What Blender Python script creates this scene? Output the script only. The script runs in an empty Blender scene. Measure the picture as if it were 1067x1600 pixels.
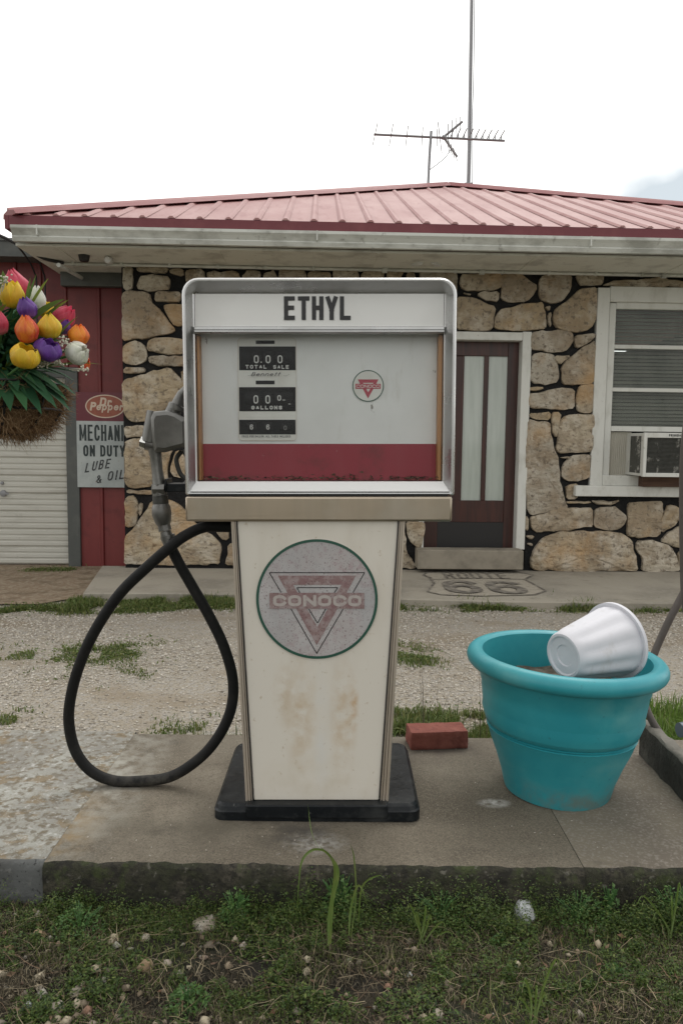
import bpy, bmesh, math, random
import numpy as np
from mathutils import Vector, Matrix, noise
random.seed(7); rng = np.random.default_rng(7)
R = math.radians
S = bpy.context.scene

# ------------------------------------------------------------------ camera
F = 1200.0; CX, CY = 533.5, 800.0             # focal length and centre in photo pixels
PITCH, ROLL, EYE = R(5.3), R(0.7), 1.25
cam_d = bpy.data.cameras.new('camera'); cam = bpy.data.objects.new('camera', cam_d)
S.collection.objects.link(cam); S.camera = cam
cam_d.sensor_width = 36; cam_d.lens = F / 1600 * 36; cam_d.clip_start = .05; cam_d.clip_end = 3000
_w = Vector((0, math.cos(PITCH), -math.sin(PITCH))); _u0 = Vector((0, math.sin(PITCH), math.cos(PITCH))); _r0 = Vector((1, 0, 0))
_r = _r0 * math.cos(ROLL) + _u0 * math.sin(ROLL); _u = _u0 * math.cos(ROLL) - _r0 * math.sin(ROLL)
CAM = Vector((0, 0, EYE))
cam.matrix_world = Matrix(((_r.x, _u.x, -_w.x, 0), (_r.y, _u.y, -_w.y, 0), (_r.z, _u.z, -_w.z, EYE), (0, 0, 0, 1)))

# ------------------------------------------------------------------ sky, sun, exposure
SUN_EL, SUN_AZ = R(58), R(20)
wd = bpy.data.worlds.new('World'); S.world = wd; wd.use_nodes = True
nt = wd.node_tree; nt.nodes.clear()
out = nt.nodes.new('ShaderNodeOutputWorld'); sky = nt.nodes.new('ShaderNodeTexSky')
sky.sky_type = 'NISHITA'; sky.sun_disc = False; sky.sun_elevation = SUN_EL; sky.sun_rotation = SUN_AZ
b1 = nt.nodes.new('ShaderNodeBackground'); b1.inputs[1].default_value = .10
b2 = nt.nodes.new('ShaderNodeBackground'); b2.inputs[1].default_value = 1.0
nt.links.new(sky.outputs[0], b1.inputs[0])
tc = nt.nodes.new('ShaderNodeTexCoord'); nz = nt.nodes.new('ShaderNodeTexNoise'); nz.inputs['Scale'].default_value = 2.2; nz.inputs['Detail'].default_value = 5
nt.links.new(tc.outputs['Generated'], nz.inputs['Vector'])
cr = nt.nodes.new('ShaderNodeValToRGB'); cr.color_ramp.elements[0].position = .3; cr.color_ramp.elements[1].position = .6
cr.color_ramp.elements[0].color = (.86, .87, .85, 1); cr.color_ramp.elements[1].color = (1.02, 1.0, .96, 1)
nt.links.new(nz.outputs['Fac'], cr.inputs[0])
# a break in the cloud low on the right
vs = nt.nodes.new('ShaderNodeVectorMath'); vs.operation = 'SUBTRACT'; vs.inputs[1].default_value = (.43, .88, .225)
sc_ = nt.nodes.new('ShaderNodeVectorMath'); sc_.operation = 'MULTIPLY'; sc_.inputs[1].default_value = (4.6, 4, 11)
ln = nt.nodes.new('ShaderNodeVectorMath'); ln.operation = 'LENGTH'
nt.links.new(tc.outputs['Generated'], vs.inputs[0]); nt.links.new(vs.outputs[0], sc_.inputs[0]); nt.links.new(sc_.outputs[0], ln.inputs[0])
mr = nt.nodes.new('ShaderNodeMapRange'); mr.inputs[1].default_value = 1.12; mr.inputs[2].default_value = .75; mr.inputs[3].default_value = 0; mr.inputs[4].default_value = 1
nz2 = nt.nodes.new('ShaderNodeTexNoise'); nz2.inputs['Scale'].default_value = 9; nz2.inputs['Detail'].default_value = 4; nt.links.new(tc.outputs['Generated'], nz2.inputs['Vector'])
ad = nt.nodes.new('ShaderNodeMath'); ad.operation = 'MULTIPLY_ADD'; ad.inputs[1].default_value = .7; nt.links.new(nz2.outputs['Fac'], ad.inputs[0]); nt.links.new(ln.outputs['Value'], ad.inputs[2])
ad2 = nt.nodes.new('ShaderNodeMath'); ad2.operation = 'SUBTRACT'; ad2.inputs[1].default_value = .35; nt.links.new(ad.outputs[0], ad2.inputs[0]); nt.links.new(ad2.outputs[0], mr.inputs[0])
mx = nt.nodes.new('ShaderNodeMix'); mx.data_type = 'RGBA'; mx.inputs[7].default_value = (.41, .45, .47, 1)
nt.links.new(mr.outputs[0], mx.inputs[0]); sx = nt.nodes.new('ShaderNodeSeparateXYZ'); nt.links.new(tc.outputs['Generated'], sx.inputs[0])          # sky dimmed behind the camera to darken reflections, full strength toward the sun
m2 = nt.nodes.new('ShaderNodeMapRange'); m2.inputs[1].default_value = -.5; m2.inputs[2].default_value = .5; m2.inputs[3].default_value = .66; m2.inputs[4].default_value = 1.0; nt.links.new(sx.outputs[1], m2.inputs[0])
vm = nt.nodes.new('ShaderNodeVectorMath'); vm.operation = 'SCALE'; nt.links.new(cr.outputs[0], vm.inputs[0]); nt.links.new(m2.outputs[0], vm.inputs['Scale'])
nt.links.new(vm.outputs[0], mx.inputs[6]); nt.links.new(mx.outputs[2], b2.inputs[0])
ms = nt.nodes.new('ShaderNodeMixShader'); ms.inputs[0].default_value = .94
nt.links.new(b1.outputs[0], ms.inputs[1]); nt.links.new(b2.outputs[0], ms.inputs[2]); nt.links.new(ms.outputs[0], out.inputs[0])
sd = bpy.data.lights.new('sun', 'SUN'); sd.energy = .6; sd.angle = R(25); sd.color = (1, .96, .9)
sun = bpy.data.objects.new('sun', sd); S.collection.objects.link(sun)
_sd = Vector((math.sin(SUN_AZ) * math.cos(SUN_EL), math.cos(SUN_AZ) * math.cos(SUN_EL), math.sin(SUN_EL)))
sun.rotation_euler = _sd.to_track_quat('Z', 'Y').to_euler()
S.view_settings.view_transform = 'Standard'; S.view_settings.look = 'None'
S.view_settings.exposure = 0.78; S.view_settings.gamma = 1.0

# ------------------------------------------------------------------ helpers
def ray(px, py): return _r * ((px - CX) / F) + _u * ((CY - py) / F) + _w
def W(px, py, Y):                                   # point of a pixel's ray at depth Y
    d = ray(px, py); return CAM + d * (Y / d.y)
def G(px, py, z=0.0):                               # point of a pixel's ray on level ground z
    d = ray(px, py); return CAM + d * ((z - EYE) / d.z)
def on(M, px, py, v):                               # same in a thing's own frame, on its plane y = v
    Mi = M.inverted(); o = Mi @ CAM; d = Mi.to_3x3() @ ray(px, py); return o + d * ((v - o.y) / d.y)

def mixn(nt, fac, a, b):
    m = nt.nodes.new('ShaderNodeMix'); m.data_type = 'RGBA'
    if isinstance(fac, (int, float)): m.inputs[0].default_value = fac
    else: nt.links.new(fac, m.inputs[0])
    for s, i in ((a, 6), (b, 7)):
        if isinstance(s, tuple): m.inputs[i].default_value = (*s[:3], 1)
        else: nt.links.new(s, m.inputs[i])
    return m.outputs[2]
def mathn(nt, op, a, b, clamp=False):
    m = nt.nodes.new('ShaderNodeMath'); m.operation = op; m.use_clamp = clamp
    for s, i in ((a, 0), (b, 1)):
        if isinstance(s, (int, float)): m.inputs[i].default_value = s
        else: nt.links.new(s, m.inputs[i])
    return m.outputs[0]
def coordn(nt, stretch=(1, 1, 1), off=(0, 0, 0)):
    t = nt.nodes.new('ShaderNodeTexCoord'); m = nt.nodes.new('ShaderNodeMapping')
    m.inputs['Scale'].default_value = stretch; m.inputs['Location'].default_value = off
    nt.links.new(t.outputs['Object'], m.inputs[0]); return m.outputs[0]
def noisen(nt, scale, stretch=(1, 1, 1), off=(0, 0, 0), detail=6, kind='n', rough=.6):
    c = coordn(nt, stretch, off)
    if kind == 'n':
        n = nt.nodes.new('ShaderNodeTexNoise'); n.inputs['Detail'].default_value = detail; n.inputs['Roughness'].default_value = rough
        n.inputs['Scale'].default_value = scale; nt.links.new(c, n.inputs['Vector']); return n.outputs['Fac']
    n = nt.nodes.new('ShaderNodeTexVoronoi'); n.inputs['Scale'].default_value = scale
    if kind == 'e': n.feature = 'DISTANCE_TO_EDGE'
    nt.links.new(c, n.inputs['Vector']); return n.outputs['Distance']
def rangen(nt, v, lo, hi, a=0., b=1.):
    m = nt.nodes.new('ShaderNodeMapRange'); nt.links.new(v, m.inputs[0])
    for i, x in enumerate((lo, hi, a, b)): m.inputs[i + 1].default_value = x
    return m.outputs[0]
# layers: (colour, scale, lo, hi, amount, stretch, kind); blobs: (centre, radii, colour, amount, noise scale)
def mat(name, base, layers=(), rough=.6, metal=0., bump=(), ramp=None, isl=0., blobs=(), rvar=0., spec=.5, coat=0., trans=0.):
    m = bpy.data.materials.new(name); m.use_nodes = True; nt = m.node_tree
    p = nt.nodes['Principled BSDF']; col = tuple(base)
    if ramp or isl:
        g = nt.nodes.new('ShaderNodeNewGeometry'); rnd = g.outputs['Random Per Island']
    if ramp:
        c = nt.nodes.new('ShaderNodeValToRGB'); el = c.color_ramp.elements
        while len(el) < len(ramp): el.new(.5)
        for i, k in enumerate(ramp): el[i].position = i / (len(ramp) - 1); el[i].color = (*k, 1)
        nt.links.new(rnd, c.inputs[0]); col = c.outputs[0]
    for i, L in enumerate(layers):
        c2, s, lo, hi, am = L[:5]; st = L[5] if len(L) > 5 else (1, 1, 1); kd = L[6] if len(L) > 6 else 'n'
        n = rangen(nt, noisen(nt, s, st, (i * 3.1, i * 1.7, i * 2.3), kind=kd), lo, hi)
        col = mixn(nt, mathn(nt, 'MULTIPLY', n, am), col, c2)
    for c0, rad, c2, am, ns in blobs:
        v = coordn(nt, tuple(1 / r for r in rad), tuple(-a / r for a, r in zip(c0, rad)))
        l = nt.nodes.new('ShaderNodeVectorMath'); l.operation = 'LENGTH'; nt.links.new(v, l.inputs[0])
        f = rangen(nt, l.outputs['Value'], 1, .2)
        n = rangen(nt, noisen(nt, ns), .38, .62)
        col = mixn(nt, mathn(nt, 'MULTIPLY', mathn(nt, 'MULTIPLY', f, n), am, True), col, c2)
    if isl:
        h = nt.nodes.new('ShaderNodeHueSaturation'); nt.links.new(rangen(nt, rnd, 0, 1, 1 - isl, 1 + isl), h.inputs['Value'])
        if isinstance(col, tuple): h.inputs['Color'].default_value = (*col[:3], 1)
        else: nt.links.new(col, h.inputs['Color'])
        col = h.outputs[0]
    if isinstance(col, tuple): p.inputs['Base Color'].default_value = (*col[:3], 1)
    else: nt.links.new(col, p.inputs['Base Color'])
    p.inputs['Metallic'].default_value = metal; p.inputs['Specular IOR Level'].default_value = spec
    p.inputs['Coat Weight'].default_value = coat
    if rvar: nt.links.new(rangen(nt, noisen(nt, 9, off=(5, 5, 5)), .3, .7, max(.03, rough - rvar), min(1, rough + rvar)), p.inputs['Roughness'])
    else: p.inputs['Roughness'].default_value = rough
    prev = None
    for B in bump:
        s, st, d = B[:3]; strch = B[3] if len(B) > 3 else (1, 1, 1); kd = B[4] if len(B) > 4 else 'n'
        b = nt.nodes.new('ShaderNodeBump'); b.inputs['Strength'].default_value = st; b.inputs['Distance'].default_value = d
        nt.links.new(noisen(nt, s, strch, (1, 2, 3), kind=kd), b.inputs['Height'])
        if prev is not None: nt.links.new(prev, b.inputs['Normal'])
        prev = b.outputs[0]
    if prev is not None: nt.links.new(prev, p.inputs['Normal'])
    if trans:
        tr = nt.nodes.new('ShaderNodeBsdfTranslucent'); mxs = nt.nodes.new('ShaderNodeMixShader'); mxs.inputs[0].default_value = trans
        if isinstance(col, tuple): tr.inputs[0].default_value = (*col[:3], 1)
        else: nt.links.new(col, tr.inputs[0])
        nt.links.new(p.outputs[0], mxs.inputs[1]); nt.links.new(tr.outputs[0], mxs.inputs[2])
        nt.links.new(mxs.outputs[0], nt.nodes['Material Output'].inputs[0])
    return m
def glass_mat(name, dirt=.06, dcol=(.5, .5, .45), tint=(.93, .96, .95)):
    m = bpy.data.materials.new(name); m.use_nodes = True; nt = m.node_tree; nt.nodes.remove(nt.nodes['Principled BSDF'])
    t = nt.nodes.new('ShaderNodeBsdfTransparent'); t.inputs[0].default_value = (*tint, 1)
    g = nt.nodes.new('ShaderNodeBsdfGlossy'); g.inputs['Roughness'].default_value = .03
    f = nt.nodes.new('ShaderNodeFresnel'); f.inputs[0].default_value = 1.5
    a = nt.nodes.new('ShaderNodeMixShader'); nt.links.new(mathn(nt, 'MULTIPLY', f.outputs[0], .45, True), a.inputs[0]); nt.links.new(t.outputs[0], a.inputs[1]); nt.links.new(g.outputs[0], a.inputs[2])
    d = nt.nodes.new('ShaderNodeBsdfDiffuse'); d.inputs[0].default_value = (*dcol, 1)
    b = nt.nodes.new('ShaderNodeMixShader'); n = rangen(nt, noisen(nt, 7, (1, 1, .6)), .35, .75, dirt * .3, dirt * 1.8)
    nt.links.new(n, b.inputs[0]); nt.links.new(a.outputs[0], b.inputs[1]); nt.links.new(d.outputs[0], b.inputs[2])
    nt.links.new(b.outputs[0], nt.nodes['Material Output'].inputs[0]); return m

ROOTM = {}
def tag(o, label=None, cat=None, group=None, kind=None):
    for k, v in (('label', label), ('category', cat), ('group', group), ('kind', kind)):
        if v: o[k] = v
    return o
def thing(name, label, cat, loc=(0, 0, 0), rot=(0, 0, 0), group=None):
    o = bpy.data.objects.new(name, None); o.empty_display_size = .1; S.collection.objects.link(o)
    o.location = loc; o.rotation_euler = rot; tag(o, label, cat, group)
    from mathutils import Euler
    ROOTM[o] = Matrix.Translation(Vector(loc)) @ Euler(rot).to_matrix().to_4x4()
    return o

class MB:
    def __init__(s): s.V = []; s.Fc = []; s.mi = []; s.cur = 0
    def add(s, vs, fs):
        n = len(s.V); s.V += [tuple(v) for v in vs]
        for f in fs: s.Fc.append(tuple(i + n for i in f)); s.mi.append(s.cur)
        return s
    def box(s, x0, x1, y0, y1, z0, z1):
        if x0 > x1: x0, x1 = x1, x0
        if y0 > y1: y0, y1 = y1, y0
        if z0 > z1: z0, z1 = z1, z0
        v = [(x, y, z) for z in (z0, z1) for y in (y0, y1) for x in (x0, x1)]
        return s.add(v, [(0, 2, 3, 1), (4, 5, 7, 6), (0, 1, 5, 4), (2, 6, 7, 3), (0, 4, 6, 2), (1, 3, 7, 5)])
    def prism(s, pts, y0, y1):                        # outline in x,z, pushed along y
        n = len(pts); a = sum(pts[i][0] * pts[(i + 1) % n][1] - pts[(i + 1) % n][0] * pts[i][1] for i in range(n))
        if a < 0: pts = pts[::-1]
        v = [(p[0], y0, p[1]) for p in pts] + [(p[0], y1, p[1]) for p in pts]
        return s.add(v, [tuple(range(n)), tuple(range(2 * n - 1, n - 1, -1))] + [(i, i + n, (i + 1) % n + n, (i + 1) % n) for i in range(n)])
    def prismz(s, pts, z0, z1):
        n = len(pts); a = sum(pts[i][0] * pts[(i + 1) % n][1] - pts[(i + 1) % n][0] * pts[i][1] for i in range(n))
        if a < 0: pts = pts[::-1]
        v = [(p[0], p[1], z1) for p in pts] + [(p[0], p[1], z0) for p in pts]
        return s.add(v, [tuple(range(n)), tuple(range(2 * n - 1, n - 1, -1))] + [(i, i + n, (i + 1) % n + n, (i + 1) % n) for i in range(n)])
    def loft(s, rings, cap0=True, cap1=True, closed=True):
        n = len(rings[0]); v = [p for r in rings for p in r]; f = []
        for k in range(len(rings) - 1):
            for i in range(n if closed else n - 1):
                j = (i + 1) % n; f.append((k * n + i, k * n + j, (k + 1) * n + j, (k + 1) * n + i))
        if cap0: f.append(tuple(range(n))[::-1])
        if cap1: f.append(tuple(range((len(rings) - 1) * n, len(rings) * n)))
        return s.add(v, f)
    def tube(s, path, r, n=10, cap=True):
        path = [Vector(p) for p in path]; rs = r if isinstance(r, (list, tuple)) else [r] * len(path)
        t = (path[1] - path[0]).normalized(); up = Vector((0, 0, 1)) if abs(t.z) < .9 else Vector((1, 0, 0))
        a = t.cross(up).normalized(); rings = []
        for i, p in enumerate(path):
            if i == 0: t = path[1] - p
            elif i == len(path) - 1: t = p - path[i - 1]
            else: t = (path[i + 1] - p).normalized() + (p - path[i - 1]).normalized()
            t.normalize(); a = (a - t * a.dot(t)).normalized(); b = t.cross(a)
            rings.append([p + (a * math.cos(q) + b * math.sin(q)) * rs[i] for q in [2 * math.pi * k / n for k in range(n)]])
        return s.loft(rings, cap, cap)
    def lathe(s, prof, n=32, M=Matrix.Identity(4), cap0=False, cap1=False, fn=None):
        rings = []
        for r, z in prof:
            rg = []
            for k in range(n):
                q = 2 * math.pi * k / n; rr = r if fn is None else fn(r, z, q)
                rg.append(M @ Vector((rr * math.cos(q), rr * math.sin(q), z)))
            rings.append(rg)
        return s.loft(rings, cap0, cap1)
    def ribbon(s, pts, w, y, closed=False, cap=0.):   # flat painted line of width w on the plane y
        P = [Vector((p[0], p[1])) for p in pts]; n = len(P)
        if not closed and cap:
            P[0] = P[0] + (P[0] - P[1]).normalized() * cap; P[-1] = P[-1] + (P[-1] - P[-2]).normalized() * cap
        L, Rr = [], []
        for i in range(n):
            if closed: a = P[i] - P[i - 1]; b = P[(i + 1) % n] - P[i]
            else: a = P[i] - P[i - 1] if i else P[1] - P[0]; b = P[i + 1] - P[i] if i < n - 1 else P[i] - P[i - 1]
            a = a.normalized(); b = b.normalized(); t = (a + b)
            if t.length < 1e-6: t = a
            t.normalize(); nn = Vector((-t.y, t.x)); k = max(.45, nn.dot(Vector((-a.y, a.x))))
            L.append(P[i] + nn * (w / 2 / k)); Rr.append(P[i] - nn * (w / 2 / k))
        v = [(p.x, y, p.y) for p in L] + [(p.x, y, p.y) for p in Rr]
        return s.add(v, [(i, i + n, (i + 1) % n + n, (i + 1) % n) for i in range(n if closed else n - 1)])
    def build(s, name, m, parent=None, smooth=True, bevel=0., world=False, ang=35, label=None, shift=None, sub=0, xf=None):
        V = [Vector(v) for v in s.V]
        if world and parent is not None:
            r = parent
            while r.parent is not None: r = r.parent
            Mi = ROOTM[r].inverted(); V = [Mi @ v for v in V]
        if shift is not None: V = [v - Vector(shift) for v in V]
        me = bpy.data.meshes.new(name); me.from_pydata(V, [], s.Fc)
        for q in (m if isinstance(m, (list, tuple)) else [m]): me.materials.append(q)
        me.polygons.foreach_set('material_index', s.mi)
        me.validate()
        if smooth: me.shade_smooth(); me.set_sharp_from_angle(angle=R(ang))
        me.update()
        o = bpy.data.objects.new(name, me); S.collection.objects.link(o); o.parent = parent
        if shift is not None: o.location = shift
        if bevel:
            b = o.modifiers.new('bevel', 'BEVEL'); b.width = bevel; b.segments = 2; b.limit_method = 'ANGLE'; b.angle_limit = R(40)
        if sub:
            b = o.modifiers.new('sub', 'SUBSURF'); b.levels = sub; b.render_levels = sub
        if label: o['label'] = label
        return o
def npmesh(name, V, T, m, parent=None, smooth=False):
    me = bpy.data.meshes.new(name); nv, nf = len(V), len(T); k = T.shape[1]
    me.vertices.add(nv); me.vertices.foreach_set('co', np.ascontiguousarray(V, dtype=np.float32).ravel())
    me.loops.add(nf * k); me.loops.foreach_set('vertex_index', np.ascontiguousarray(T, dtype=np.int32).ravel())
    me.polygons.add(nf); me.polygons.foreach_set('loop_start', np.arange(0, nf * k, k, dtype=np.int32))
    me.update(calc_edges=True); me.validate()
    if smooth: me.shade_smooth()
    me.materials.append(m); o = bpy.data.objects.new(name, me); S.collection.objects.link(o); o.parent = parent
    return o
def grid_obj(name, x0, x1, y0, y1, nx, ny, zf, m):
    xs = np.linspace(x0, x1, nx); ys = np.linspace(y0, y1, ny); X, Y = np.meshgrid(xs, ys)
    Z = zf(X, Y); V = np.stack([X.ravel(), Y.ravel(), Z.ravel()], 1)
    i = np.arange(nx * ny).reshape(ny, nx); T = np.stack([i[:-1, :-1].ravel(), i[:-1, 1:].ravel(), i[1:, 1:].ravel(), i[1:, :-1].ravel()], 1)
    return npmesh(name, V, T, m, smooth=True)
def bumpy(X, Y, amps):
    Z = np.zeros_like(X)
    for a, s, p in amps: Z += a * np.sin(X * s + p + 1.3 * np.sin(Y * s * .7 + p * 2)) * np.cos(Y * s * 1.1 - p + .8 * np.sin(X * s * .6))
    return Z
def smoothpath(pts, k=6):
    P = [Vector(p) for p in pts]; P = [P[0] * 2 - P[1]] + P + [P[-1] * 2 - P[-2]]; o = []
    for i in range(1, len(P) - 2):
        for j in range(k):
            t = j / k; a, b, c, d = P[i - 1:i + 3]
            o.append(.5 * ((2 * b) + (-a + c) * t + (2 * a - 5 * b + 4 * c - d) * t * t + (-a + 3 * b - 3 * c + d) * t ** 3))
    o.append(P[-2]); return o

# ------------------------------------------------------------------ lettering drawn as strokes
def arc(cx, cy, rx, ry, a0, a1, n=10): return [(cx + rx * math.cos(R(a0 + (a1 - a0) * i / n)), cy + ry * math.sin(R(a0 + (a1 - a0) * i / n))) for i in range(n + 1)]
_O = [('c', arc(.5, .72, .5, .28, 0, 180, 8) + arc(.5, .28, .5, .28, 180, 360, 8))]
GL = {
 'E': [[(0, 0), (0, 1)], [(0, 1), (.9, 1)], [(0, .52), (.8, .52)], [(0, 0), (.9, 0)]], 'T': [[(0, 1), (1, 1)], [(.5, 1), (.5, 0)]],
 'H': [[(0, 0), (0, 1)], [(1, 0), (1, 1)], [(0, .52), (1, .52)]], 'Y': [[(0, 1), (.5, .42)], [(1, 1), (.5, .42)], [(.5, .5), (.5, 0)]],
 'L': [[(0, 1), (0, 0), (.9, 0)]], 'M': [[(0, 0), (0, 1)], [(0, 1), (.5, .15), (1, 1)], [(1, 1), (1, 0)]],
 'C': [arc(.5, .72, .5, .28, 10, 180, 8) + arc(.5, .28, .5, .28, 180, 350, 8)], 'A': [[(0, 0), (.5, 1)], [(.5, 1), (1, 0)], [(.2, .3), (.8, .3)]],
 'N': [[(0, 0), (0, 1)], [(0, 1), (1, 0)], [(1, 0), (1, 1)]], 'I': [[(.5, 0), (.5, 1)]], 'O': _O, '0': _O,
 'D': [[(0, 0), (0, 1)], [(0, 1), (.4, 1)] + arc(.4, .72, .6, .28, 80, 0, 6) + arc(.4, .28, .6, .28, 0, -80, 6) + [(.4, 0), (0, 0)]],
 'U': [[(0, 1), (0, .28)] + arc(.5, .28, .5, .28, 180, 360, 8) + [(1, .28), (1, 1)]],
 'B': [[(0, 0), (0, 1)], [(0, 1), (.55, 1)] + arc(.55, .77, .35, .23, 75, -75, 6) + [(.5, .52), (0, .52)], [(.5, .52)] + arc(.55, .26, .45, .26, 75, -75, 6) + [(.5, 0), (0, 0)]],
 'S': [arc(.5, .75, .5, .25, 20, 250, 9) + arc(.5, .25, .5, .25, 70, -160, 9)],
 'G': [arc(.5, .72, .5, .28, 10, 180, 8) + arc(.5, .28, .5, .28, 180, 360, 8) + [(1, .45), (.55, .45)]],
 'P': [[(0, 0), (0, 1)], [(0, 1), (.5, 1)] + arc(.55, .75, .45, .25, 80, -80, 7) + [(.5, .5), (0, .5)]],
 'R': [[(0, 0), (0, 1)], [(0, 1), (.5, 1)] + arc(.55, .75, .45, .25, 80, -80, 7) + [(.5, .5), (0, .5)], [(.45, .5), (1, 0)]],
 'X': [[(0, 0), (1, 1)], [(0, 1), (1, 0)]], 'F': [[(0, 0), (0, 1)], [(0, 1), (.9, 1)], [(0, .52), (.8, .52)]],
 '6': [arc(.5, .72, .5, .28, 30, 180, 8) + [(0, .3)], ('c', arc(.5, .3, .5, .3, 0, 360, 20))],
 '&': [[(1, .05), (.15, .75)] + arc(.42, .8, .28, .2, 180, 0, 6) + [(.7, .72), (.1, .35)] + arc(.4, .22, .38, .22, 150, 330, 7) + [(1, .45)]],
 '.': [[(.3, 0), (.6, 0)]], '-': [[(0, .5), (1, .5)]], ' ': [],
 'e': [[(.05, .33), (.95, .33)], arc(.5, .31, .45, .31, 0, 320, 14)], 'n': [[(.05, 0), (.05, .62)], [(.05, .42)] + arc(.5, .38, .42, .24, 160, 0, 8) + [(.92, 0)]],
 't': [[(.45, .95), (.45, .1), (.75, 0)], [(.1, .62), (.9, .62)]], 'r': [[(.1, 0), (.1, .62)], [(.1, .42)] + arc(.55, .38, .42, .24, 150, 30, 6)],
 'p': [[(.05, -.35), (.05, .62)], arc(.48, .31, .42, .31, 170, -170, 14)],
}
def text(mb, s, x, z, h, wd, t, gap, y, slant=0., jitter=0., widths=None, step=.0003, place=None):
    """x, z of the lower left corner; each glyph wd wide and h tall, stroke t"""
    cx = x
    for ch in s:
        w = wd * ({'I': .45, ' ': .5, '.': .45, 'M': 1.3, 'r': .7, 't': .7}.get(ch, 1.))
        j = random.uniform(-jitter, jitter)
        for k, st in enumerate(GL[ch]):
            cl = False
            if isinstance(st, tuple) and st[0] == 'c': cl, st = True, st[1]
            pp = []
            for (a, b) in st:
                X = cx + t / 2 + a * (w - t); Z = z + j + t / 2 + b * (h - t); X += slant * (Z - z)
                if not pp or (Vector((X, Z)) - Vector(pp[-1])).length > 1e-5: pp.append((X, Z))
            if cl and (Vector(pp[0]) - Vector(pp[-1])).length < 1e-5: pp.pop()
            n0 = len(mb.V)
            straight = len(st) == 2 and (st[0][0] == st[1][0] or st[0][1] == st[1][1])
            mb.ribbon(pp, t, y - k * step, cl, t / 2 if not cl and (straight or ch not in 'ANM') else 0)
            if place:
                for i in range(n0, len(mb.V)): mb.V[i] = place(*mb.V[i])
        cx += w + gap
    return cx - gap
def textw(s, wd, gap): return sum(wd * ({'I': .45, ' ': .5, '.': .45, 'M': 1.3, 'r': .7, 't': .7}.get(c, 1.)) + gap for c in s) - gap
# ================================================================== MATERIALS OF THE SETTING
m_ground = mat('far ground', (.07, .08, .04), [((.11, .10, .06), .6, .4, .6, 1)], rough=.95)
m_gravel = mat('gravel bed', (.30, .265, .21), [((.33, .31, .28), 45, .45, .6, .9), ((.09, .08, .065), 90, .5, .65, .8), ((.20, .155, .10), 1.1, .52, .64, .6, (1, 1.7, 1))], rough=.95, bump=((60, .8, .01), (150, .6, .004)))
m_pebble = mat('gravel stones', (.3, .3, .3), rough=.9, ramp=[(.25, .215, .17), (.42, .38, .32), (.56, .52, .46), (.34, .29, .22), (.48, .44, .38), (.18, .15, .115), (.60, .57, .51)])
m_lawn = mat('lawn soil', (.018, .015, .010), [((.045, .036, .022), 9, .45, .6, .8), ((.02, .025, .011), 5, .45, .6, .8)], rough=1, bump=((30, 1, .02), (110, .8, .006)))
m_slab = mat('island concrete', (.128, .108, .080), [((.220, .192, .148), 3.0, .48, .7, .8), ((.080, .066, .046), 2.1, .48, .62, .85), ((.20, .18, .14), 1.3, .54, .66, .6), ((.06, .05, .036), 5.5, .60, .70, .7), ((.10, .08, .058), 9, .55, .7, .5), ((.235, .205, .155), 210, .46, .60, .5), ((.075, .062, .045), 250, .50, .62, .65), ((.05, .042, .03), 90, .58, .68, .5), ((.30, .29, .27), 26, .70, .74, .7)],
  rough=.9, bump=((140, .5, .003), (18, .35, .01)), blobs=(((-.75, 2.35, .17), (.20, .75, .3), (.30, .29, .25), 1.0, 22), ((-.76, 2.0, .17), (.12, .3, .3), (.22, .15, .07), .9, 16), ((-.3, 2.05, .17), (.5, .12, .3), (.09, .078, .056), .7, 7), ((.1, 2.66, .17), (.9, .12, .3), (.10, .09, .07), .6, 6), ((.47, 2.22, .17), (.06, .035, .3), (.5, .49, .46), .9, 40), ((-.06, 1.98, .17), (.10, .07, .3), (.42, .41, .38), .8, 60), ((-.10, 2.02, .17), (.14, .12, .3), (.05, .045, .04), .8, 14), ((.3, 2.6, .17), (.3, .12, .3), (.075, .06, .05), .8, 6)))
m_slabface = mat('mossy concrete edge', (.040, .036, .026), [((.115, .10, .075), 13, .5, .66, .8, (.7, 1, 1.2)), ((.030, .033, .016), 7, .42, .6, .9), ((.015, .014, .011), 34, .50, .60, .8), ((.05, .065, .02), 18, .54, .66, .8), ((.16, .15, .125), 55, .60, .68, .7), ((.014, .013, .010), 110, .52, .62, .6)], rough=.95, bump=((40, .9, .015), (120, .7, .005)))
m_white_slab = mat('whitewashed concrete', (.30, .30, .27), [((.18, .17, .15), 3.5, .42, .60, .85), ((.17, .115, .05), 13, .54, .60, .75), ((.11, .09, .06), 38, .52, .58, .75), ((.20, .18, .14), 80, .5, .6, .5), ((.11, .085, .05), 30, .56, .63, .8), ((.46, .46, .44), 60, .58, .66, .6)], rough=.85, bump=((60, .6, .004), (11, .4, .008)))
m_greyface = mat('grey painted concrete', (.115, .12, .118), [((.07, .07, .066), 6, .45, .6, .8), ((.02, .02, .02), 90, .62, .68, .9), ((.18, .18, .17), 40, .6, .68, .5)], rough=.9, bump=((70, .7, .006),))
m_walk = mat('pavement concrete', (.33, .30, .245), [((.21, .19, .155), 1.3, .45, .62, .8), ((.36, .335, .29), 30, .5, .7, .5), ((.13, .115, .09), 5, .62, .75, .7)], rough=.9, bump=((70, .4, .004),))
m_brown = mat('bare tan earth', (.22, .16, .105), [((.30, .25, .18), 25, .45, .6, .8), ((.12, .085, .05), 6, .5, .65, .7)], rough=1, bump=((60, .8, .01),))
m_grass = mat('grass blades', (.1, .1, .1), ramp=[(.09, .14, .025), (.14, .19, .045), (.05, .09, .02), (.22, .22, .08), (.11, .16, .035)], rough=.6, trans=.3)
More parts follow.
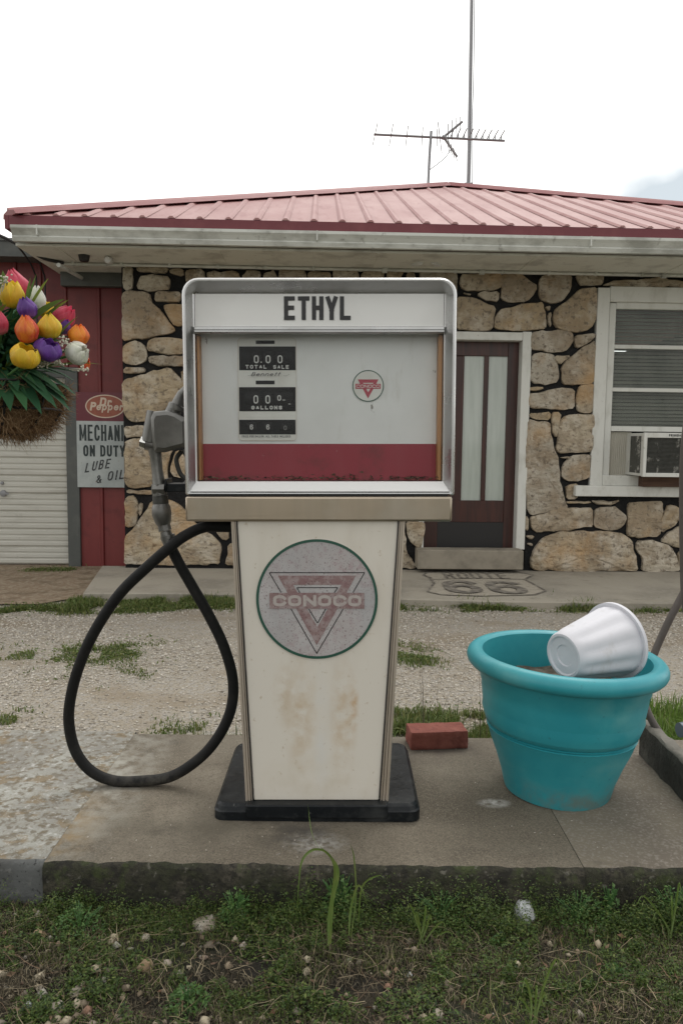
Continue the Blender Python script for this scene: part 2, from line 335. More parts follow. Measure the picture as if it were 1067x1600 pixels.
m_lime = mat('bright grass blades', (.1, .1, .1), ramp=[(.12, .22, .03), (.18, .27, .05), (.08, .15, .03), (.24, .28, .09)], rough=.6, trans=.35)
m_dry = mat('dry grass blades', (.1, .1, .1), ramp=[(.13, .105, .065), (.06, .047, .028), (.028, .023, .014), (.24, .20, .13), (.05, .043, .024)], rough=.9)
m_weed = mat('weed leaves', (.1, .1, .1), ramp=[(.045, .09, .016), (.10, .165, .028), (.014, .034, .009), (.16, .20, .045), (.028, .065, .014)], rough=.6, trans=.25)

# ================================================================== GROUND
SLAB = .17
def stru(o, lab=None): o['kind'] = 'structure'; return o
g = MB(); g.box(-400, 400, -400, 900, -.5, -.03); stru(g.build('ground', m_ground))
o = grid_obj('gravel_drive', -9, 9, 2.5, 7.6, 200, 70, lambda X, Y: bumpy(X, Y, [(.007, 2.1, 0), (.004, 5.3, 1), (.002, 14, 2)]) - .01 + .0 * X, m_gravel); stru(o)
def lawn_z(X, Y): return .035 + bumpy(X, Y, [(.010, 4.1, .3), (.006, 11, 1), (.004, 27, 2)]) + .02 * np.clip((Y - 1.45) / .4, 0, 1)
o = grid_obj('lawn', -5, 5, -3, 1.95, 260, 150, lawn_z, m_lawn); stru(o)

def slab(name, x0, x1, yf, yb, mats, nx, rough=.006, seed=0):
    rs = np.random.default_rng(seed); prof = [(yb, -.1), (yb, SLAB - .008), (yb - .01, SLAB)] + [(yb - .01 + (yf + .012 - yb + .01) * t, SLAB) for t in (.25, .5, .75, .93)] + [(yf + .012, SLAB - .001), (yf, SLAB - .010)] + [(yf - .002, SLAB - d) for d in (.03, .055, .08, .11, .15, .25)]
    b = MB(); rings = []
    for i in range(nx + 1):
        x = x0 + (x1 - x0) * i / nx; ring = []
        for k, (y, z) in enumerate(prof):
            a = rough if k >= 7 else (.0012 if k > 2 else 0)
            e = a * (noise.noise(Vector((x * 14, y * 9 + seed, z * 30))) + .6 * noise.noise(Vector((x * 45, y * 30, z * 60 + seed))))
            f = a * .7 * noise.noise(Vector((x * 17, 7 + seed, z * 20)))
            ring.append((x, y - abs(e) if k >= 9 else y + (e if k >= 7 else 0), z + (f if k == 8 else (e * .3 if k > 2 else 0))))
        rings.append(ring)
    b.loft(rings, True, True, closed=True)
    n = len(prof)
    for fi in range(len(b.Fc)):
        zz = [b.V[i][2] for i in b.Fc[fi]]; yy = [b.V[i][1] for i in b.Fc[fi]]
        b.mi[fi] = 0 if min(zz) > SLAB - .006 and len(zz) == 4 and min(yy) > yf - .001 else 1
    return stru(b.build(name, mats, ang=60))
slab('concrete_island', -.748, .630, 1.862, 2.74, [m_slab, m_slabface], 170, .0075, 1)
m_slab2 = mat('paler island concrete', (.165, .142, .106), [((.12, .10, .08), 2.6, .46, .62, .7), ((.25, .225, .19), 110, .5, .62, .6), ((.07, .06, .05), 12, .6, .7, .5)], rough=.9, bump=((140, .6, .004), (18, .35, .01)))
slab('concrete_island_end', .6318, 2.6, 1.866, 2.745, [m_slab2, m_slabface], 150, .0065, 5)
slab('whitewashed_apron', -3.2, -.7486, 1.872, 2.76, [m_white_slab, m_greyface], 140, .004, 9)

# pavement in front of the shop, with a painted road shield
pts = [G(130, 926, .05), G(196, 879, .05), G(700, 883, .05)]
edge = [(130, 927), (300, 927), (480, 930), (640, 936), (800, 940), (1030, 942), (1300, 947)]
P2 = [(G(x, y, .05).x, G(x, y, .05).y) for x, y in edge]
BY = R(1.8); BLOC = G(495, 889, .05); BLOC.z = 0
BM = Matrix.Translation(BLOC) @ Matrix.Rotation(BY, 4, 'Z')
b = MB(); q0 = BM @ Vector((-2.02, .1, 0)); q1 = BM @ Vector((7.0, .1, 0))
b.prismz([(q0.x, q0.y)] + P2 + [(q1.x, P2[-1][1]), (q1.x, q1.y)], -.1, .05)
walk = stru(b.build('pavement', m_walk, bevel=.008))
m_tar = mat('worn black road paint', (.12, .105, .09), [((.27, .245, .205), 14, .42, .60, .95)], rough=.9)
m_pale = mat('worn cream road paint', (.36, .325, .265), [((.25, .22, .18), 20, .5, .65, .8)], rough=.9)
def groundpts(L, z): return [(G(x, y, z).x, G(x, y, z).y, z) for x, y in L]
sh = [(661, 899), (672, 893), (800, 893), (832, 899), (819, 906), (838, 916), (852, 924), (835, 930), (750, 932), (690, 930), (668, 925), (678, 912), (672, 903)]
b = MB(); b.add(groundpts(sh, .0525), [tuple(range(len(sh)))[::-1]]); b.build('shield_paint', m_pale, walk, smooth=False)
b = MB(); L = [(G(x, y, .05).x, G(x, y, .05).y) for x, y in sh]; b.ribbon(L, .020, 0, closed=True)
L2 = [(G(x, y, .05).x, G(x, y, .05).y) for x, y in ((676, 906), (750, 904), (818, 906))]; b.ribbon(L2, .018, 0)
b.V = [(x, z, .056) for x, y, z in b.V]; b.build('shield_outline', m_tar, walk, smooth=False)
gx = lambda px, py: (G(px, py, .055).x, G(px, py, .055).y)
b = MB(); x0, y0 = gx(697, 903.5); x1, y1 = gx(797, 903.5); _, yt = gx(745, 895)
h = yt - y0; gp = .028; wd_ = (x1 - x0 - gp * 4) / 5
text(b, 'ROUTE', x0, 0, h, wd_, .022, gp, 0, place=lambda x, y, z: (x, y0 + z, .059 - y * 2))
x0, y0 = gx(700, 927); x1, _ = gx(838, 927); _, yt = gx(745, 908)
text(b, '66', x0, 0, yt - y0, (x1 - x0) * .43, .085, (x1 - x0) * .08, 0, place=lambda x, y, z: (x, y0 + z, .059 - y * 3))
b.build('shield_lettering', m_tar, walk, smooth=False)
b = MB(); L = [G(-260, 945, -.0), G(-260, 884, 0), G(230, 882, 0), G(150, 930, 0), G(60, 945, 0)]
b.add([(p.x, p.y, .006) for p in L], [tuple(range(len(L)))[::-1]]); stru(b.build('earth_path', m_brown, smooth=False))

# ================================================================== THE STONE SHOP
m_mortar = mat('black painted mortar', (.012, .012, .0125), [((.028, .027, .026), 14, .5, .7, .6)], rough=.8, spec=.25, bump=((22, .8, .03), (80, .5, .006)))
m_stone = mat('rough field stone', (.3, .3, .3), [((.25, .18, .11), 3.2, .42, .60, .65), ((.56, .51, .43), 5, .50, .64, .6), ((.27, .215, .15), 12, .5, .60, .55), ((.12, .095, .07), 26, .55, .64, .7), ((.44, .27, .12), 1.6, .52, .66, .7), ((.58, .53, .45), 45, .60, .70, .35)], rough=.9,
   ramp=[(.47, .40, .30), (.40, .33, .235), (.51, .46, .37), (.40, .36, .295), (.47, .395, .28), (.37, .325, .26), (.42, .325, .205), (.48, .44, .365)], bump=((5, .35, .05), (22, .9, .022), (75, .8, .007), (7, .55, .03, (1, 1, 2.6), 'e')))
m_roof = mat('faded red roof metal', (.32, .155, .15), [((.40, .235, .225), 2.2, .4, .62, .8, (1, .25, 1)), ((.23, .08, .08), 5, .52, .68, .5, (2.5, .2, 1)), ((.42, .24, .23), 20, .6, .72, .4)], rough=.55, spec=.35, bump=((3, .15, .02),))
m_roofdark = mat('deep red trim metal', (.135, .020, .028), [((.19, .045, .05), 6, .5, .7, .5)], rough=.45)
m_white = mat('chalky white paint', (.62, .62, .58), [((.42, .41, .36), 7, .52, .7, .6, (1, 1, .5)), ((.25, .24, .2), 30, .64, .72, .6)], rough=.6, bump=((40, .2, .002),))
m_gutter = mat('dull white gutter paint', (.60, .61, .57), [((.27, .27, .24), 3, .48, .66, .7, (1, 1, 2)), ((.17, .16, .14), 14, .60, .72, .6)], rough=.5)
m_soffit = mat('soffit paint', (.68, .67, .60), [((.33, .31, .27), 4, .5, .66, .6), ((.22, .2, .17), 22, .64, .74, .6)], rough=.7)
m_wood = mat('dark stained wood', (.034, .010, .007), [((.060, .016, .010), 5, .42, .6, .9, (4, 4, .35)), ((.022, .008, .006), 9, .5, .65, .8, (5, 5, .3))], rough=.38)
m_black = mat('black paint', (.012, .011, .011), rough=.5)
m_frost = mat('pale curtain glass', (.44, .48, .44), [((.36, .40, .36), 6, .4, .65, .7, (6, 1, .4))], rough=.12, coat=.4)
m_blind = mat('grey blind slats', (.15, .142, .115), isl=.15, rough=.6)
m_acc = mat('accordion vinyl', (.48, .46, .40), rough=.6); m_dark = mat('dark interior', (.012, .012, .012), rough=1)
m_pane = glass_mat('window glass', .05)
m_dirtywood = mat('weathered brown wood', (.10, .055, .035), [((.06, .03, .02), 12, .45, .6, .8, (.3, 1, 3))], rough=.8)

shop = thing('stone_shop', 'low shop of tan field stone in black mortar under a red metal hip roof', 'building', BLOC, (0, 0, BY))
def bp(px, py, v=0.): p = on(BM, px, py, v); return p.x, p.z
def brect(mb, px0, px1, py0, py1, v0, v1, ref=None):
    ref = v0 if ref is None else ref; my, mx_ = 690, (px0 + px1) / 2
    mb.box(bp(px0, my, ref)[0], bp(px1, my, ref)[0], v0, v1, bp(mx_, py1, ref)[1], bp(mx_, py0, ref)[1]); return mb
ZS = bp(560, 420, 0)[1]                                   # soffit height
XL = bp(194, 700)[0]; XR = XL + 7.2
dx0, dx1 = bp(657, 700)[0], bp(825, 700)[0]; dz0, dz1 = bp(740, 859)[1], bp(740, 518)[1]
wx0, wx1 = bp(924, 600)[0], bp(1190, 600)[0]; wz0, wz1 = bp(1000, 775)[1], bp(1000, 449)[1]
b = MB(); D = .28
b.box(XL, dx0, 0, D, 0, ZS); b.box(dx0, dx1, 0, D, dz1, ZS); b.box(dx0, dx1, .0, D, 0, dz0 - .16); b.box(dx1, wx0, 0, D, 0, ZS)
b.box(wx0, wx1, 0, D, 0, wz0); b.box(wx0, wx1, 0, D, wz1, ZS); b.box(wx1, XR, 0, D, 0, ZS)
b.box(XL, XL + D, D, 6.5, 0, ZS); b.box(XR - D, XR, D, 6.5, 0, ZS); b.box(XL + D, XR - D, 6.2, 6.5, 0, ZS)
# stones, outlines traced (first list in one zoom's units, second in another's, third in photo pixels)
TA = '''62,88 235,85 235,140 190,150 90,152 62,140|250,88 340,95 395,140 370,185 330,205 245,195|420,100 470,85 552,92 545,150 515,195 480,208 420,195 415,140|590,85 700,85 695,125 600,130|710,130 760,115 900,112 960,95 1000,112 1067,120 1067,142 720,136|130,180 160,165 220,165 222,205 180,200|45,195 110,200 205,235 190,330 45,330|65,168 100,172 95,182|215,290 240,250 300,235 425,215 435,330 215,330|440,230 465,225 455,250|450,265 465,260 462,315 450,300|590,160 665,150 660,290 640,325 590,338 500,335 482,290 485,250 560,200|382,348 550,348 562,375 535,420 500,433 382,420|580,365 655,358 650,378 600,412 578,400|385,450 470,452 490,500 495,560 450,580 385,572|485,460 550,455 515,485 495,485|600,430 660,390 655,570 520,580 520,500|370,595 430,598 400,610 370,608|370,630 430,620 500,605 562,605 565,690 370,685|600,595 652,585 650,705 590,705 585,640|372,720 455,712 450,742 375,738|470,718 505,718 500,780 482,825 472,780|520,735 655,725 645,880 530,888 492,880 505,800|362,755 455,760 470,880 490,930 495,1010 520,1090 535,1140 450,1150 380,1168 357,1150 357,850|505,915 550,912 540,922|525,950 560,915 635,905 630,1010 540,1015 512,990|540,1045 585,1040 580,1100 540,1098|540,1115 640,1115 635,1122 545,1124|655,1112 770,1112 740,1128 690,1130|380,1185 500,1155 640,1145 648,1225 560,1235 400,1250 378,1220|670,1150 760,1150 798,1185 785,1225 730,1242 665,1225|820,1125 965,1118 962,1190 950,1268 820,1270 818,1200|1000,1135 1050,1150 1055,1185 965,1255 970,1200|1055,1110 1120,1112 1110,1140 1065,1138|970,1290 1000,1260 1050,1235 1140,1228 1150,1300 1100,1325 1020,1310|395,1330 440,1280 520,1255 780,1260 815,1290 840,1370 848,1425 385,1425 380,1380|860,1300 940,1300 1000,1320 1030,1390 1040,1425 880,1425 890,1370 860,1340|345,1190 360,1190 362,1245 348,1235|355,1270 388,1270 370,1285|355,1305 380,1305 378,1320|1045,1350 1100,1340 1150,1360 1150,1420 1050,1420|1075,1165 1150,1150 1160,1205 1080,1212'''
TB = '''692,70 738,72 735,185 692,180|770,66 930,66 915,90 780,88|785,120 860,112 935,120 935,180 840,190 770,180|950,75 1015,72 1015,110 955,100|692,205 830,215 850,280 900,330 970,410 940,425 800,450 692,465|880,205 1000,200 995,250 885,250 870,230|920,280 1000,275 1060,300 1050,370 975,385 930,310|695,500 760,485 808,510 805,570 770,595 695,590|830,480 860,462 1000,465 1060,480 1050,540 900,535 830,520|835,560 1000,560 1060,570 1050,608 880,605 835,590|700,620 800,620 790,645 700,655|694,700 760,680 930,630 970,660 1005,700 1005,800 900,850 850,900 750,920 710,890 694,800|705,950 815,945 815,1000 705,1000|705,1030 830,1020 845,1100 840,1275 705,1275|900,1100 960,1080 930,1150 940,1240 905,1230|962,1150 990,1090 1040,1095 1040,1225 962,1210|715,1300 860,1305 850,1320 720,1320|705,1345 750,1345 765,1400 755,1490 705,1500|775,1380 795,1385 785,1440 775,1420|1010,640 1060,650 1060,760 1020,740|1050,1260 1090,1260 1090,1320 1040,1300'''
TC = '''198,838 212,826 226,806 238,786 268,784 290,800 300,818 330,838 344,850 342,880 197,880|300,780 330,775 356,790 350,812 312,812|335,822 357,822 355,842 345,838|360,850 420,845 470,855 480,884 356,882|636,818 662,818 656,856 640,842|612,800 630,822 632,860 650,885 610,884 612,820|490,850 545,845 548,884 492,884'''
polys = []
for T, f in ((TA, lambda x, y: (700 + .344 * x, 400 + .344 * y)), (TB, lambda x, y: (.2812 * x, 400 + .2812 * y)), (TC, lambda x, y: (x, y))):
    for s_ in T.split('|'):
        polys.append([bp(*f(*map(float, q.split(','))), -.01) for q in s_.split()])
def fill(px0, px1, py0, py1, rows):                       # stones hidden by the pump or beyond the frame
    y = py0; rr = random.Random(int(px0 * 3 + py0))
    hs = [rr.uniform(.6, 1.5) for _ in range(rows)]; k = (py1 - py0) / sum(hs)
    for h in hs:
        h *= k; x = px0
        while x < px1 - 12:
            w_ = min(h * rr.uniform(.9, 2.3), px1 - x)
            if px1 - x - w_ < 15: w_ = px1 - x
            j = lambda a: rr.uniform(-a, a)
            a, c, d, e = x + 4, x + w_ - 4, y + 4, y + h - 4
            P_ = [(a + j(3) + 3, d + j(3)), ((a + c) / 2 + j(8), d + j(2)), (c - j(4) - 3, d + j(3)), (c + j(2), (d + e) / 2 + j(5)), (c - 3 + j(3), e + j(3)), ((a + c) / 2 + j(8), e + j(2)), (a + 3 + j(3), e + j(3)), (a + j(2), (d + e) / 2)]
            polys.append([bp(*p, -.01) for p in P_]); x += w_
        y += h
fill(288, 652, 421, 445, 1); fill(298, 652, 446, 778, 7); fill(652, 716, 421, 515, 2); fill(362, 455, 784, 842, 1); fill(462, 560, 784, 846, 1); fill(560, 606, 784, 880, 2)
xe = lambda px: px
fill(1194, 1395, 421, 880, 8); fill(1068, 1190, 783, 806, 1); fill(1075, 1190, 422, 447, 1); fill(1152, 1194, 808, 888, 2)
for P_ in polys:
    P_ = [Vector(p) for p in P_]
    ar = sum(P_[i].x * P_[(i + 1) % len(P_)].y - P_[(i + 1) % len(P_)].x * P_[i].y for i in range(len(P_)))
    if ar < 0: P_.reverse()
    Q = []
    for i, p in enumerate(P_):                             # finer edge, corners slightly rounded
        q = P_[(i + 1) % len(P_)]; n_ = max(2, int((q - p).length / .035))
        for k in range(n_): Q.append(p.lerp(q, (k + .5) / n_))
    Q = [Q[i] * .96 + (Q[i - 1] + Q[(i + 1) % len(Q)]) * .02 for i in range(len(Q))]
    cq = sum(Q, Vector((0, 0))) / len(Q); Q = [q + (q - cq).normalized() * min(.020, .30 * (q - cq).length) for q in Q]
    Q = [q + Vector((noise.noise(Vector((q.x * 13, q.y * 13, 1))), noise.noise(Vector((q.x * 13, q.y * 13, 5))))) * .016 for q in Q]
    for q in Q: q.x = max(q.x, XL - .012)
    c = sum(Q, Vector((0, 0))) / len(Q); n0 = random.uniform(.75, 1.3)
    def ring(d, v, a):
        o_ = []
        for q in Q:
            L_ = (c - q).length; p = q + (c - q) * min(.97 if d > .5 else .6, d / max(L_, .01)) if d < 1 else q.lerp(c, d - 1)
            nn = noise.noise(Vector((p.x * 9, p.y * 9, n0 * 9))) + .5 * noise.noise(Vector((p.x * 24, p.y * 24, n0)))
            o_.append((p.x, v * n0 + a * nn, p.y))
        return o_
    b.cur = 1
    b.loft([ring(0, .004, 0), ring(.001, -.022, .006), ring(.003, -.031, .012), ring(.012, -.034, .022), ring(1.4, -.037, .026), ring(1.7, -.037, .024), ring(1.97, -.038, .01)], False, True)
b.cur = 0
wall = b.build('wall', [m_mortar, m_stone], shop, ang=50)

# door with its frame
b = MB()
for a in ((657, 665, 518, 859), (811, 825, 518, 859)): brect(b, *a, -.03, .10)
brect(b, 665.2, 810.8, 518, 531, -.03, .10)
fr = b.build('door_frame', m_white, shop, bevel=.006)
b = MB(); v0 = .09
st = ((664, 690, 531, 859), (789.5, 812, 531, 859), (690, 789.5, 531, 556), (690, 789.5, 782, 816), (690, 722, 556, 782), (753, 760, 556, 782))
for a in st: brect(b, *a, v0, v0 + .045)
door = b.build('door', m_wood, shop, bevel=.004)
b = MB(); brect(b, 686, 790, 816, 857, v0 - .004, v0 + .04); b.build('kick_plate', m_black, door)
for a in ((722, 753, 556, 782), (760, 789.5, 556, 782)):
    b = MB(); brect(b, *a, v0 + .02, v0 + .03); b.build('glass_panel', m_frost, door)
b = MB(); k_ = bp(672, 700, v0 - .03); b.lathe([(0, -.05), (.018, -.05), (.028, -.035), (.022, -.012), (.01, -.01), (.012, 0)], 16, Matrix.Translation((k_[0], v0, k_[1])) @ Matrix.Rotation(R(-90), 4, 'X')); b.build('handle', mat('brass', (.5, .35, .12), rough=.3, metal=1), door)
b = MB(); brect(b, 656, 824, 860, 890, -.20, -.002, -.20); b.build('doorstep', mat('step concrete', (.27, .24, .19), [((.16, .14, .11), 5, .45, .65, .8)], rough=.9, bump=((60, .4, .004),)), shop, bevel=.008)

# window
b = MB()
brect(b, 924, 943, 449, 760, -.035, .10); brect(b, 1172, 1190, 449, 760, -.035, .10); brect(b, 943.2, 1171.8, 449, 473, -.035, .10); brect(b, 943.2, 1171.8, 744, 760, -.035, .10)
win = b.build('window', m_white, shop, bevel=.005)
b = MB(); brect(b, 902, 1210, 760.5, 777, -.09, .02, -.09); b.build('window_sill', m_white, win, bevel=.006)
b = MB()
brect(b, 943, 953, 473.2, 744, .0, .06); brect(b, 1162, 1172, 473.2, 744, .0, .06); brect(b, 953.2, 1161.8, 473.2, 484, .0, .06)
for y0, y1 in ((540, 546), (607, 613), (667, 675)): brect(b, 953.2, 1161.8, y0, y1, .005, .05)
b.build('sash', m_white, win, bevel=.003)
for y0, y1 in ((484, 540), (546, 607), (613, 667)):
    b = MB(); brect(b, 953, 1162, y0, y1, .028, .031); b.build('window_pane', m_pane, win, smooth=False)
b = MB(); x0, z0 = bp(950, 668, .09); x1, z1 = bp(1165, 482, .09); z = z0
while z < z1: b.add([(x0, .085, z), (x1, .085, z), (x1, .105, z + .030), (x0, .105, z + .030)], [(0, 1, 2, 3)]); z += .034
b.build('blind', m_blind, win, smooth=False)
x0, z0 = bp(951, 744, .03); x1, z1 = bp(986, 675, .03); x0 = bp(951, 690, .03)[0] - .01; n_ = 12
for (xa, xb) in ((x0, x1), (bp(1094, 700, .03)[0], bp(1162, 700, .03)[0])):
    b = MB(); rg = []
    for i in range(n_ * 2 + 1): rg.append((xa + (xb - xa) * i / n_ / 2, .03 + (.012 if i % 2 else 0)))
    b.add([(x, y, z0) for x, y in rg] + [(x, y, z1) for x, y in rg], [(i, i + 1, i + 1 + len(rg), i + len(rg)) for i in range(len(rg) - 1)])
    b.build('accordion_panel', m_acc, win, smooth=False)

# roof
ya, VE = -.72, -.72
xe0, ze0 = bp(11, 336, ya); xapex, zapex = bp(700, 291, 3.1); xe1 = 2 * xapex - xe0
ze1 = ze0; VA = 3.1; vb = 2 * VA - VE
b = MB(); A = Vector((xapex, VA, zapex)); c = [Vector((xe0, VE, ze0)), Vector((xe1, VE, ze0)), Vector((xe1, vb, ze0)), Vector((xe0, vb, ze0))]
dn = Vector((0, 0, -.03)); b.add(c + [A] + [p + dn for p in c] + [A + dn], [(0, 1, 4), (1, 2, 4), (2, 3, 4), (3, 0, 4), (5, 9, 6), (6, 9, 7), (7, 9, 8), (8, 9, 5), (0, 5, 6, 1), (1, 6, 7, 2), (2, 7, 8, 3), (3, 8, 5, 0)])
def rib(x, p, q, side):                                     # standing rib from eave p up to hip q
    w0, w1, h_ = .030, .011, .017
    off = [(-w0, 0), (-w1, h_), (w1, h_), (w0, 0)]
    if side: b.loft([[(P.x, P.y + a, P.z + z_) for a, z_ in off] for P in (p, q)])
    else: b.loft([[(P.x + a, P.y, P.z + z_) for a, z_ in off] for P in (p, q)])
x = xe0 + .16
while x < xe1 - .1:
    t = (x - xe0) / (xapex - xe0) if x < xapex else (xe1 - x) / (xe1 - xapex)
    rib(x, Vector((x, VE - .012, ze0 + .001)), Vector((x, VE + (VA - VE) * t, ze0 + (zapex - ze0) * t)), False)
    for o_ in (.09, .14):                                    # minor stiffening ribs
        pass
    x += .229
yv = VE + .16
while yv < vb - .1:
    t = (yv - VE) / (VA - VE) if yv < VA else (vb - yv) / (vb - VA)
    rib(yv, Vector((xe0 - .01, yv, ze0)), Vector((xe0 + (xapex - xe0) * t, yv, ze0 + (zapex - ze0) * t)), True); yv += .229
roof = b.build('roof', m_roof, shop, smooth=False)
b = MB()
for q in c[:4]:
    dirn = (A - q).normalized(); sidev = dirn.cross(Vector((0, 0, 1))).normalized(); upv = sidev.cross(dirn)
    st_ = q + dirn * .02
    b.loft([[P + sidev * s + upv * h_ for s, h_ in ((-.13, -.012), (-.10, .022), (-.02, .035), (0, .055), (.02, .035), (.10, .022), (.13, -.012))] for P in (st_, A + Vector((0, 0, .0)))], closed=True)
b.build('ridge_cap', mat('ridge metal', (.27, .085, .09), [((.34, .15, .15), 4, .45, .65, .7)], rough=.5), roof, smooth=False)
b = MB(); zf = bp(560, 368, ya - .02)[1]
b.box(xe0 + .02, xe1 - .02, VE - .015, VE + .01, zf, ze0 - .004); b.box(xe0 - .012, xe0 + .018, VE - .015, vb, zf, ze0 - .004)
b.build('fascia', m_roofdark, roof)
gz0, gz1 = bp(560, 386, ya - .1)[1], bp(560, 363, ya - .1)[1]; gx0 = bp(18, 360, ya - .1)[0]; h_ = gz1 - gz0
prof = [(-.02, gz1 - .004), (-.02, gz0 + .008), (-.03, gz0), (-.075, gz0), (-.09, gz0 + h_ * .28), (-.085, gz0 + h_ * .36), (-.105, gz0 + h_ * .62), (-.122, gz0 + h_ * .80), (-.122, gz1), (-.112, gz1), (-.112, gz1 - .014), (-.028, gz1 - .014)]
b = MB(); b.loft([[(x_, VE + a, z_) for a, z_ in prof] for x_ in (gx0, xe1 - .03)])
for s_ in (.2, 2.4, 4.6): b.box(gx0 + s_, gx0 + s_ + .012, VE - .125, VE - .08, gz0 + h_ * .35, gz1 + .002)
b.build('gutter', m_gutter, roof, smooth=False)
b = MB(); b.box(xe0 + .06, xe1 - .06, VE + .012, .0 - .002, gz0 - .015, gz0 + .004); b.box(xe0 + .06, XL - .002, 0, vb - .05, gz0 - .015, gz0 + .004); b.box(XR + .002, xe1 - .06, 0, vb - .05, gz0 - .015, gz0 + .004)
b.build('soffit', m_soffit, roof, smooth=False)
b = MB(); b.box(XL - .01, XR + .01, -.055, -.0025, ZS - .012, gz0 - .016); b.box(XL - .012, XL - .002, -.05, 6.2, ZS - .012, gz0 - .016); b.build('frieze_board', m_soffit, shop, bevel=.004)
for s_ in (0, 1.3, 2.6, 3.9, 5.2):
    b = MB(); b.box(XL - .35 + s_, XL - .335 + s_, VE + .02, -.06, gz0 - .020, gz0 - .0152); b.build('soffit_batten', m_soffit, roof)
zc = gz0 - .016
# conduit run under the soffit
b = MB(); cp = [bp(x_, y_, -.16) for x_, y_ in ((86, 412), (330, 412), (600, 414), (900, 420), (1260, 427))]; zt = zc - .016
P_ = [(p[0], -.16, zt) for p in cp]; b.tube(P_, .012, 10)
for i in range(14): b.box(P_[0][0] + .15 + i * .42, P_[0][0] + .17 + i * .42, -.178, -.142, zt - .015, zc)
for s_ in (601, 753, 1037): x_ = bp(s_, 412, -.16)[0]; b.tube([(x_ - .022, -.16, zt), (x_ + .022, -.16, zt)], .026, 10)
b.tube([(P_[0][0], -.13, zt + .003), (P_[-1][0], -.13, zt + .003)], .006, 8)
b.build('conduit', m_gutter, shop)
b = MB(); p0 = on(BM, 640, 291, 3.1); b.box(p0.x, p0.x + .30, 3.15, 3.35, zapex - .16, zapex + .012); b.build('roof_vent', mat('vent metal', (.2, .2, .2), rough=.6, metal=.4), roof, bevel=.01)

# lean brace and eave cables at the left end
m_cable = mat('black cable', (.02, .02, .022), rough=.5)
def cable(name, lab, pts, r, v=None, grp=None):
    P_ = smoothpath(pts, 6); b_ = MB(); b_.tube(P_, r, 8); p = Vector(pts[0]); o_ = b_.build(name, m_cable, shift=p); tag(o_, lab, 'cable', grp); return o_
def bw(px, py, v): p = on(BM, px, py, v); return BM @ p
cable('power_cable', 'thick dark cable sagging along the left end of the white gutter to the eave', [bw(-60, 345, -.5), bw(0, 368, -.45), bw(40, 388, -.4), bw(70, 404, -.3), bw(100, 411, -.2)], .014)
cable('power_cable', 'thin black cable drooping behind the pink tulip from the eave, left one', [bw(28, 384, -.3), bw(42, 402, -.1), bw(54, 425, .1), bw(58, 455, .2), bw(58, 620, .22)], .008)
cable('power_cable', 'thin black cable drooping behind the white tulip from the eave, right one', [bw(36, 386, -.3), bw(56, 402, -.1), bw(68, 425, .1), bw(71, 455, .2), bw(70, 620, .22)], .008)
b = MB(); b.tube([bw(92, 414, -.55), bw(128, 434, .2)], .018, 8); p = bw(92, 414, -.55); b.build('eave_brace', m_gutter, shop, world=True)

# ================================================================== things on the shop
m_camw = mat('white camera plastic', (.6, .6, .58), rough=.35); m_lens = mat('camera lens', (.01, .01, .012), rough=.08)
def sec_cam(px, py, lab, yaw):
    p = bw(px, py, -.36); t = thing('security_camera', lab, 'camera', p, (0, 0, yaw), 'white security cameras under the eave')
    zz = (BM @ Vector((0, 0, zc))).z - p.z
    b = MB(); b.tube([(0, .02, zz), (0, .02, zz - .014)], .034, 16); b.tube([(0, .02, zz - .01), (0, .02, .018)], .013, 10); b.build('mount', m_camw, t)
    b = MB(); b.lathe([(.0, .075), (.024, .075), (.031, .06), (.031, -.05), (.028, -.055), (.024, -.05)], 18, Matrix.Rotation(R(90), 4, 'X') @ Matrix.Rotation(R(8), 4, 'X') ); b.build('housing', m_camw, t)
    b = MB(); b.lathe([(0, .052), (.025, .052), (.025, .045), (0, .045)][::-1], 18, Matrix.Rotation(R(98), 4, 'X')); b.build('lens', m_lens, t)
sec_cam(171, 407, 'white security camera beside the black lamp at the left end of the eave', .1)
sec_cam(650, 410, 'left camera of the white pair under the eave above the pump', .5)
sec_cam(682, 409, 'right camera of the white pair under the eave above the pump', -.5)
p = bw(132, 401, -.42); t = thing('flood_lamp', 'small black lamp hung under the left end of the white soffit', 'lamp', p)
zz = (BM @ Vector((0, 0, zc))).z - p.z
b = MB(); b.tube([(0, 0, zz), (0, 0, .02)], .02, 10); b.build('mount', m_black, t)
b = MB(); b.lathe([(0, -.045), (.035, -.04), (.04, -.03), (.052, .03), (.045, .04), (0, .042)], 20); b.build('lamp_body', m_black, t)

# window air conditioner on its wooden block
ACM = BM; ax0, az0 = bp(1003, 745, -.36); ax1, az1 = bp(1105, 677, -.36); vf = -.36
t = thing('air_conditioner', 'white boxy air conditioner with peeling grey grille in the lower window', 'air conditioner', BM @ Vector(((ax0 + ax1) / 2, -.15, az0)), (0, 0, BY))
Lc = BM.inverted() @ Vector(t.location); sx, sy, sz = Lc
b = MB(); X0, X1, Z1 = ax0 - sx, ax1 - sx, az1 - az0
b.box(X0 + .004, X1 - .004, vf + .03 - sy, .12 - sy, .004, Z1 - .004); b.build('casing', m_white, t, bevel=.006)
b = MB(); w_ = .030
for a in ((X0, X0 + w_, 0, Z1), (X1 - w_, X1, 0, Z1)): b.box(a[0], a[1], vf - sy, vf + .028 - sy, a[2], a[3])
b.box(X0 + w_, X1 - w_, vf - sy, vf + .028 - sy, Z1 - .045, Z1); b.box(X0 + w_, X1 - w_, vf - sy, vf + .028 - sy, 0, .035)
fr = b.build('front_frame', m_white, t, bevel=.003)
b = MB(); tw = textw('FRIGIDAIRE', .0145, .0035); text(b, 'FRIGIDAIRE', X0 + .22, Z1 - .033, .021, .0145, .0052, .0035, vf - .0015 - sy); b.build('nameplate_lettering', m_black, fr, smooth=False)
